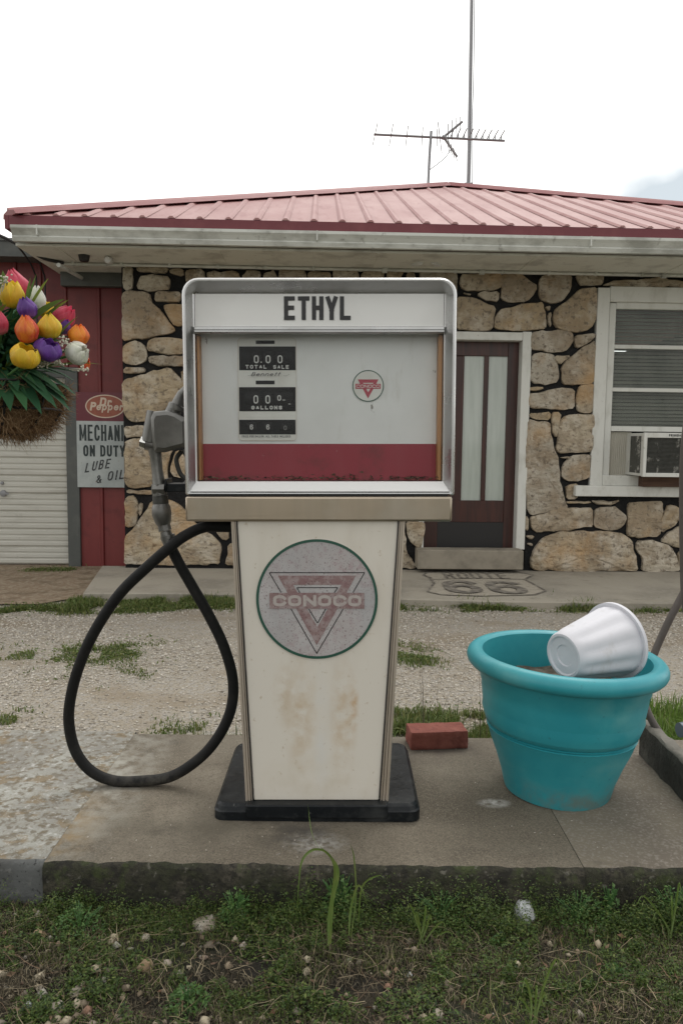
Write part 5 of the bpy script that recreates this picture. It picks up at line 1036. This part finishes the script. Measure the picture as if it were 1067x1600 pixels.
keep = (Xp * 0 + 1).astype(bool) & (rng.uniform(0, 1, n_) < .55 + .45 * np.sin(Xp * 3 + 1.7 * np.sin(Yp * 4))); Xp, Yp = Xp[keep], Yp[keep]
sz = rng.uniform(.004, .0095, len(Xp)) * (1 + .25 * (Yp - 2.8) / 3); Zg = bumpy(Xp, Yp, [(.007, 2.1, 0), (.004, 5.3, 1), (.002, 14, 2)]) - .01
o = pebbles('gravel', Xp, Yp, Zg + sz * .15, sz, m_pebble); o['kind'] = 'stuff'
def blades(name, X, Y, Z, H, m, lean=.5, wid=.0016, parent=None):
    n = len(X); a = rng.uniform(0, 6.28, n); ld = np.stack([np.cos(a), np.sin(a)], 1); b_ = rng.uniform(0, 6.28, n); wdv = np.stack([np.cos(b_), np.sin(b_)], 1) * wid * rng.uniform(.6, 1.5, n)[:, None]
    lean_ = rng.uniform(.1, 1, n) * lean; V = np.zeros((n, 5, 3)); P = np.stack([X, Y], 1)
    V[:, 0, :2] = P - wdv; V[:, 1, :2] = P + wdv; mid = P + ld * (H * lean_ * .35)[:, None]; V[:, 2, :2] = mid + wdv * .8; V[:, 3, :2] = mid - wdv * .8; V[:, 4, :2] = P + ld * (H * lean_)[:, None]
    V[:, 0, 2] = V[:, 1, 2] = Z - .004; V[:, 2, 2] = V[:, 3, 2] = Z + H * .6 * (1 - lean_ * .3); V[:, 4, 2] = Z + H * np.maximum(.12, 1 - lean_ * .75)
    T = np.array([(0, 1, 2), (0, 2, 3), (3, 2, 4)])[None] + (np.arange(n) * 5)[:, None, None]
    o = npmesh(name, V.reshape(-1, 3), T.reshape(-1, 3), m); return o
def leaflets(X, Y, Z, ls):
    n = len(X); u = rng.normal(0, 1, (n, 3)); u[:, 2] *= .35; u /= np.linalg.norm(u, axis=1)[:, None]; v = rng.normal(0, 1, (n, 3)); v[:, 2] *= .5; v -= u * (u * v).sum(1)[:, None]; v /= np.linalg.norm(v, axis=1)[:, None]
    s = (ls * rng.uniform(.6, 1.4, n))[:, None]; P = np.stack([X, Y, Z], 1); w_ = np.cross(u, v) * s * .15
    V = np.stack([P - u * s, P + v * s * .45 + w_, P + u * s, P - v * s * .45 + w_, P - w_], 1); return V
leaflets0 = leaflets
def gz(X, Y): return bumpy(X, Y, [(.007, 2.1, 0), (.004, 5.3, 1), (.002, 14, 2)]) - .01
# grass strips along the pavement and the drive, patches by pixel footprint on the ground
def strip(segs, n, spread):
    X, Y = [], []
    for (x0, y0, x1, y1, w) in segs:
        a, c = G(x0, y0, 0), G(x1, y1, 0); k = int(n * w); t = rng.uniform(0, 1, k); X.append(a.x + (c.x - a.x) * t + rng.normal(0, .04, k)); Y.append(a.y + (c.y - a.y) * t + rng.normal(0, spread, k))
    return np.concatenate(X), np.concatenate(Y)
def clumpy(X, Y, f, th): return np.array([noise.noise(Vector((x * f, y * f, 3.3))) > th for x, y in zip(X, Y)])
X1, Y1 = strip([(0, 955, 370, 945, 1.6), (110, 940, 370, 938, 1.0), (610, 948, 1040, 950, 1.5), (640, 940, 1000, 944, 1.2), (1000, 950, 1150, 950, .4), (40, 892, 150, 889, .4)], 6500, .06)
k = clumpy(X1, Y1, 5, -.12); X1, Y1 = X1[k], Y1[k]
X2, Y2 = strip([(-20, 1020, 160, 1022, .8), (110, 1022, 270, 1018, 1.3), (60, 1040, 120, 1045, .2), (610, 1018, 670, 1024, .6), (150, 1052, 220, 1056, .3), (-10, 1136, 20, 1134, .25), (400, 1030, 700, 1034, .3), (612, 1142, 765, 1140, 1.7), (625, 1130, 770, 1128, .9), (230, 1146, 345, 1144, .25)], 2300, .10)
k = clumpy(X2, Y2, 6, -.05); X2, Y2 = X2[k], Y2[k]
X = np.concatenate([X1, X2]); Y = np.concatenate([Y1, Y2]); H = rng.uniform(.015, .06, len(X)) * np.array([.55 + 1.1 * max(0, .35 + noise.noise(Vector((x * 3, y * 3, 2)))) for x, y in zip(X, Y)]) * (1 + .5 * (rng.uniform(0, 1, len(X)) > .9))
H[len(X1):] *= .6; H[len(X1):] *= np.where((Y[len(X1):] < 3.5) & (X[len(X1):] > 0), 1.9, .8)
o = blades('grass', X, Y, gz(X, Y), H, m_grass, .9, .0032); o['kind'] = 'stuff'; SX, SY = X.copy(), Y.copy()
Xa = rng.uniform(-.95, 1.0, 5200); Ya = 2.765 + np.abs(rng.normal(0, .10, 5200)); ok = ((Xa > .30) & (Xa < .66)) | ((Xa > -.6) & (Xa < -.1) & (Ya < 2.85))
Xa, Ya = Xa[ok], Ya[ok]; Ha = rng.uniform(.10, .25, len(Xa)) ** 1 * np.where(rng.uniform(0, 1, len(Xa)) > .97, 1.4, .9)
o = blades('island_edge_grass', Xa, Ya, gz(Xa, Ya), Ha, m_grass, .35, .0018); o['kind'] = 'stuff'
Xs = rng.uniform(.30, .70, 26); Ys = 2.78 + rng.uniform(0, .3, 26); o = blades('seed_stalks', Xs, Ys, Xs * 0, rng.uniform(.28, .46, 26), m_dry, .22, .0011); o['kind'] = 'stuff'
Xb = rng.uniform(1.10, 2.2, 9000); Yb = rng.uniform(2.76, 3.55, 9000); Hb = rng.uniform(.04, .15, 9000); o = blades('lush_grass', Xb, Yb, gz(Xb, Yb), Hb, m_lime, .6, .0028); o['kind'] = 'stuff'

# broad-leaved weeds mixed into those strips
kx = rng.integers(0, len(SX), 9000); sx_, sy_ = SX[kx] + rng.normal(0, .05, 9000), SY[kx] + rng.normal(0, .05, 9000)
sz_ = gz(sx_, sy_) + np.abs(rng.normal(0, .016, 9000)) + .004; V = leaflets0(sx_, sy_, sz_, np.where(sy_ > 4.2, .010, .006)); T = np.array([(0, 1, 4), (1, 2, 4), (2, 3, 4), (3, 0, 4)])[None] + (np.arange(len(V)) * 5)[:, None, None]
okk = sy_ > 2.8; V = V[okk]; T = np.array([(0, 1, 4), (1, 2, 4), (2, 3, 4), (3, 0, 4)])[None] + (np.arange(len(V)) * 5)[:, None, None]; o = npmesh('strip_weeds', V.reshape(-1, 3), T.reshape(-1, 3), m_grass); o['kind'] = 'stuff'
# foreground lawn
nL = 70000; X = rng.uniform(-1.05, 1.05, nL); Y = rng.uniform(1.0, 1.862, nL); Z = lawn_z(X, Y); k = np.array([noise.noise(Vector((x * 5, y * 5, 9))) for x, y in zip(X, Y)])
kk = k > -.04 + rng.uniform(-.2, .2, nL); o = blades('dead_grass', X[kk], Y[kk], Z[kk], rng.uniform(.010, .040, kk.sum()), m_dry, 1.6, .0009); o['kind'] = 'stuff'
nG = 40000; X = rng.uniform(-1.05, 1.05, nG); Y = rng.uniform(1.0, 1.86, nG); k = np.array([noise.noise(Vector((x * 4.5, y * 6, 1.5))) + .22 * (y - 1.4) + .06 * (x > -.1) for x, y in zip(X, Y)]); kk = k > .05; X, Y = X[kk], Y[kk]
o = blades('short_grass', X, Y, lawn_z(X, Y), rng.uniform(.008, .034, len(X)), m_grass, 1.2, .0010); o['kind'] = 'stuff'
def weedleaves(name, C, n, rad, hgt, ls, m, grp=None, lab=None):
    V = []; cx, cy = C[0], C[1]; r = rad * np.sqrt(rng.uniform(0, 1, n)); a = rng.uniform(0, 6.28, n); x = cx + r * np.cos(a); y = cy + r * np.sin(a) * .8; y = np.minimum(y, 1.852)
    z = lawn_z(x, y) + hgt * np.clip(1 - (r / rad) ** 2, .05, 1) * rng.uniform(.15, 1, n); return x, y, z
fern = []
wc = []
# low ground cover, clumped
for i in range(1100):
    x, y = rng.uniform(-1.0, 1.0), rng.uniform(1.05, 1.85)
    if noise.noise(Vector((x * 4.5, y * 6.5, 7))) + .25 * (y - 1.45) + (.06 if x > 0 else -.04) > .03:
        wc.append((x, y, rng.uniform(.015, .055), rng.uniform(.015, .065) * (1.4 if y > 1.75 else 1), int(rng.uniform(80, 260)), rng.uniform(.0024, .0048)))
for i in range(240): x = rng.uniform(-.72, .98); wc.append((x, rng.uniform(1.77, 1.85), rng.uniform(.02, .07), rng.uniform(.03, .15) * (1 if x > -.12 else .6), int(rng.uniform(90, 230)), rng.uniform(.0022, .0036)))
Vs = []
for (x, y, r, h, n, ls) in wc:
    X_, Y_, Z_ = weedleaves('', (x, y), n, r, h, ls, None); Vs.append(leaflets(X_, Y_, Z_, np.full(n, ls)))
V = np.concatenate(Vs); n = len(V); T = np.array([(0, 1, 4), (1, 2, 4), (2, 3, 4), (3, 0, 4)])[None] + (np.arange(n) * 5)[:, None, None]
o = npmesh('ground_cover', V.reshape(-1, 3), T.reshape(-1, 3), m_weed); o['kind'] = 'stuff'
# bigger clumps that one can point at
m_weedb = mat('fresh weed leaves', (.1, .1, .1), ramp=[(.075, .17, .035), (.11, .21, .045), (.05, .12, .035), (.14, .22, .06)], rough=.55, trans=.25)
for px, py, r, h, ls, n, lab in ((125, 1460, .075, .08, .004, 700, 'bushy green weed below the seam of the two concrete slabs, left'), (368, 1440, .05, .09, .006, 320, 'leafy green weed right of the pale stone under the pump'), (530, 1430, .055, .12, .0065, 330, 'broad leaved weed at the foot of the tall grass blades'), (295, 1560, .055, .05, .006, 320, 'bright green weed patch at the bottom, left of centre'),
   (900, 1440, .085, .09, .0035, 900, 'wide feathery green weed right of the white stone'), (930, 1400, .03, .10, .007, 120, 'upright broad leaved sprig against the concrete edge at right'), (680, 1400, .09, .08, .003, 800, 'fine leaved weed mound against the concrete edge, left of the white stone'), (780, 1475, .03, .03, .006, 90, 'small bright weed rosette below the white stone'), (1020, 1400, .06, .10, .0045, 420, 'dense weed against the concrete at the right edge of the photo'),
   (960, 1520, .035, .02, .007, 90, 'blue green rosette weed at the lower right')):
    c0_ = G(px, py, .05); c0_.y = min(c0_.y, 1.85 - r * .3)
    t = thing('weed', lab, 'plant', (c0_.x, c0_.y, float(lawn_z(np.array([c0_.x]), np.array([c0_.y]))[0])))
    X_, Y_, Z_ = weedleaves('', c0_, n, r, h, ls, None); V = leaflets(X_, Y_, Z_, np.full(n, ls)) - np.array(t.location)
    T = np.array([(0, 1, 4), (1, 2, 4), (2, 3, 4), (3, 0, 4)])[None] + (np.arange(n) * 5)[:, None, None]; npmesh('leaves', V.reshape(-1, 3), T.reshape(-1, 3), m_weedb, t)
    b = MB()
    for i in range(14): a = rng.uniform(0, 6.28); e = r * rng.uniform(.2, .8); b.tube([(0, 0, -.005), (e * .4 * math.cos(a), e * .3 * math.sin(a), h * .5), (e * math.cos(a), min(e * .7 * math.sin(a), 1.85 - c0_.y), h * .85)], .0011, 4)
    b.build('stems', m_stem, t)
# tall arching blades in front of the pump
m_blade = mat('arching green blade', (.13, .20, .045), [((.20, .24, .07), 14, .45, .6, .7)], rough=.45, trans=.3)
g0 = G(508, 1470, .05); t = thing('tall_grass_tuft', 'tall arching grass blades rising before the concrete under the pump', 'plant', (g0.x, g0.y, .04))
def bigblade(pts, w, parent, nm='blade'):
    P_ = smoothpath([W(*p) for p in pts], 5); b = MB(); n = len(P_); vs = []
    for i, p in enumerate(P_):
        ww = w * min(1, (1 - i / (n - 1)) * 2.5 + .08) * (.6 + .4 * min(1, i / 4)); tn = (P_[min(i + 1, n - 1)] - P_[max(i - 1, 0)]).normalized(); s = tn.cross(Vector((.25, 1, .1))).normalized()
        vs += [p - s * ww + Vector((0, -.001, 0)), p + Vector((0, .0015, 0)), p + s * ww + Vector((0, -.001, 0))]
    b.add(vs, [f for i in range(n - 1) for f in ((i * 3, i * 3 + 1, i * 3 + 4, i * 3 + 3), (i * 3 + 1, i * 3 + 2, i * 3 + 5, i * 3 + 4))]); b.build(nm, m_blade, parent, world=True, ang=180)
bigblade([(513, 1478, 1.70), (514, 1430, 1.72), (522, 1380, 1.73), (522, 1350, 1.71), (508, 1330, 1.69), (488, 1328, 1.67), (472, 1345, 1.66), (467, 1380, 1.65), (463, 1445, 1.64)], .0034, t)
bigblade([(516, 1475, 1.69), (519, 1410, 1.70), (528, 1365, 1.70), (518, 1340, 1.70), (500, 1322, 1.71)], .0040, t)
bigblade([(545, 1462, 1.70), (548, 1420, 1.72), (558, 1385, 1.72), (566, 1390, 1.71), (574, 1415, 1.70)], .0026, t)
bigblade([(548, 1465, 1.71), (556, 1400, 1.74), (553, 1340, 1.76), (547, 1318, 1.76)], .0018, t)
bigblade([(560, 1440, 1.72), (566, 1385, 1.72), (590, 1368, 1.70), (600, 1372, 1.69)], .0020, t)
bigblade([(500, 1330, 1.78), (487, 1300, 1.86), (481, 1256, 1.93)], .0016, t)
for base, lab, bl in (((660, 1480), 'spiky grass tuft in the lawn below the brick and pump base', [(650, 1425), (665, 1415), (672, 1430), (690, 1440), (640, 1412), (700, 1455)]), ((835, 1600), 'grass tuft at the bottom edge, right of centre', [(820, 1530), (838, 1540), (850, 1550), (812, 1560), (866, 1500)]), ((1050, 1470), 'pale grass blades at the right edge of the lawn', [(1005, 1400), (1025, 1425), (1048, 1400), (1066, 1440), (1060, 1380)])):
    g0 = G(*base, .05); t = thing('grass_tuft', lab, 'plant', (g0.x, g0.y, .04))
    for (x, y) in bl: bigblade([(base[0] + rng.uniform(-8, 8), base[1], g0.y), ((base[0] * .6 + x * .4), base[1] * .45 + y * .55, g0.y + .02), (x, y, g0.y + .01), (x + (x - base[0]) * .25, y + 14, g0.y - .01)], .0022, t)
# stones
m_rock = mat('pale limestone', (.34, .30, .24), [((.24, .19, .14), 20, .45, .62, .7), ((.46, .43, .38), 40, .52, .66, .6)], rough=.9, bump=((60, .8, .006),)); m_rockw = mat('white stone', (.52, .54, .55), [((.36, .36, .34), 25, .5, .65, .7)], rough=.8, bump=((60, .8, .006),))
m_rockt = mat('tan stone', (.30, .21, .125), [((.42, .33, .23), 30, .48, .64, .7)], rough=.9, bump=((60, .8, .006),))
def rock(px, py, wpx, hpx, m, lab, sd):
    c0_ = G(px, py + hpx * .3, .05); s = (c0_ - CAM).length / F; bm = bmesh.new(); bmesh.ops.create_icosphere(bm, subdivisions=3, radius=1)
    for v in bm.verts:
        n1 = noise.noise(v.co * 1.1 + Vector((sd, 0, 0))) * .5 + noise.noise(v.co * 3 + Vector((sd, 0, 0))) * .16; v.co = v.co * (1 + n1)
        for q in (Vector((1, .3, .2)), Vector((-.5, -.8, .4)), Vector((.1, -.3, 1)), Vector((-.8, .5, .5))):
            q = q.normalized(); dd = v.co.dot(q) - .72
            if dd > 0: v.co -= q * dd * .85
        v.co = Vector((v.co.x * wpx * s * .44, v.co.y * wpx * s * .38, v.co.z * hpx * s * .46))
    me = bpy.data.meshes.new('rock'); bm.to_mesh(me); bm.free(); me.shade_smooth(); me.set_sharp_from_angle(angle=R(32)); me.materials.append(m); o = bpy.data.objects.new('rock', me); S.collection.objects.link(o)
    o.location = (c0_.x, min(c0_.y, 1.84), float(lawn_z(np.array([c0_.x]), np.array([c0_.y]))[0]) + hpx * s * (.10 if py > 1430 else .30)); o.rotation_euler = (0, 0, sd); tag(o, lab, 'stone')
for i, a in enumerate(((818, 1424, 38, 36, m_rockw, 'rounded white stone in weeds near the concrete edge, right'), (229, 1497, 26, 26, m_rockt, 'blocky tan stone in the lawn, left of the pump'), (322, 1437, 44, 22, m_rock, 'long pale stone at the concrete foot, lower left of the pump'), (227, 1462, 16, 10, m_rock, 'small pale stone just above the blocky tan one'), (683, 1572, 24, 14, m_rock, 'flat pale stone at the bottom below the pump'),
   (63, 1543, 14, 9, m_rock, 'small pale stone, uppermost of the chips at lower left'), (44, 1564, 13, 12, m_rockw, 'bright white chip in the lower left of the lawn'), (88, 1568, 28, 16, m_rock, 'yellowish pale stone low in the left of the lawn'), (120, 1545, 22, 14, m_rock, 'pale stone among chips, right of the others at lower left'), (14, 1483, 18, 16, m_rockt, 'tan stone at the left edge of the lawn'), (60, 1462, 26, 16, m_rockt, 'reddish tan stone below the grey concrete face, left'), (640, 1517, 9, 7, m_rockw, 'tiny white stone in the middle of the lawn'), (985, 1402 + 142, 10, 7, m_rock, 'tiny pale stone at the lower right of the lawn'))): rock(*a, i * 1.7 + .5)
n_ = 7500; X = rng.uniform(-1.0, 1.0, n_); Y = rng.uniform(1.02, 1.85, n_); w_ = np.exp(-((X + .62) / .28) ** 2 - ((Y - 1.38) / .2) ** 2) + .13; kk = rng.uniform(0, 1, n_) < w_; X, Y = X[kk], Y[kk]
sz = .002 + .014 * rng.uniform(0, 1, len(X)) ** 3.2; m_peb2 = mat('small lawn stones', (.3, .3, .3), rough=.9, ramp=[(.24, .18, .12), (.46, .40, .29), (.12, .09, .06), (.38, .36, .31), (.26, .15, .10)]); o = pebbles('small_stones', X, Y, lawn_z(X, Y) + sz * .3, sz, m_peb2, .7); o['kind'] = 'stuff'
n_ = 240; X = rng.uniform(-.72, 1.0, n_); Y = rng.uniform(1.88, 2.7, n_); sz = rng.uniform(.001, .003, n_); o = pebbles('grit', X, Y, np.full(n_, SLAB + .001), sz, m_pebble, .6); o['kind'] = 'stuff'
m_dl = mat('fallen dry leaves', (.1, .06, .03), ramp=[(.16, .09, .05), (.10, .055, .03), (.24, .16, .10), (.07, .04, .025)], rough=.8)
X = rng.uniform(-1.0, 1.0, 260); Y = rng.uniform(1.03, 1.83, 260); V = leaflets(X, Y, lawn_z(X, Y) + .012, np.full(260, .010)); T = np.array([(0, 1, 4), (1, 2, 4), (2, 3, 4), (3, 0, 4)])[None] + (np.arange(260) * 5)[:, None, None]; o = npmesh('fallen_leaves', V.reshape(-1, 3), T.reshape(-1, 3), m_dl); o['kind'] = 'stuff'

V, T = [], []
for i in range(1500):
    x, y = rng.uniform(-1.0, 1.0), rng.uniform(1.03, 1.84); z = float(lawn_z(np.array([x]), np.array([y]))[0]); a = rng.uniform(0, 6.28); L = rng.uniform(.03, .11); p = Vector((x, y, z + rng.uniform(.002, .02))); d = Vector((math.cos(a), math.sin(a), rng.uniform(-.1, .35))).normalized(); w = rng.uniform(.0004, .0010); n0 = len(V)
    for k in range(5):
        sd_ = Vector((-d.y, d.x, 0)).normalized() * w * (1 - k * .18)
        V += [p - sd_, p + sd_]; p = p + d * (L / 4); p.y = min(p.y, 1.853); p.z = max(p.z, z + .001); d = (d + Vector((rng.normal(0, .3), rng.normal(0, .3), rng.normal(-.08, .15)))).normalized()
        if k: T.append((n0 + k * 2 - 2, n0 + k * 2 - 1, n0 + k * 2 + 1, n0 + k * 2))
o = npmesh('dead_stems', np.array([tuple(v) for v in V]), np.array(T), mat('straw stems', (.2, .15, .1), ramp=[(.24, .18, .10), (.34, .28, .18), (.12, .08, .05), (.20, .12, .07)], rough=.8)); o['kind'] = 'stuff'
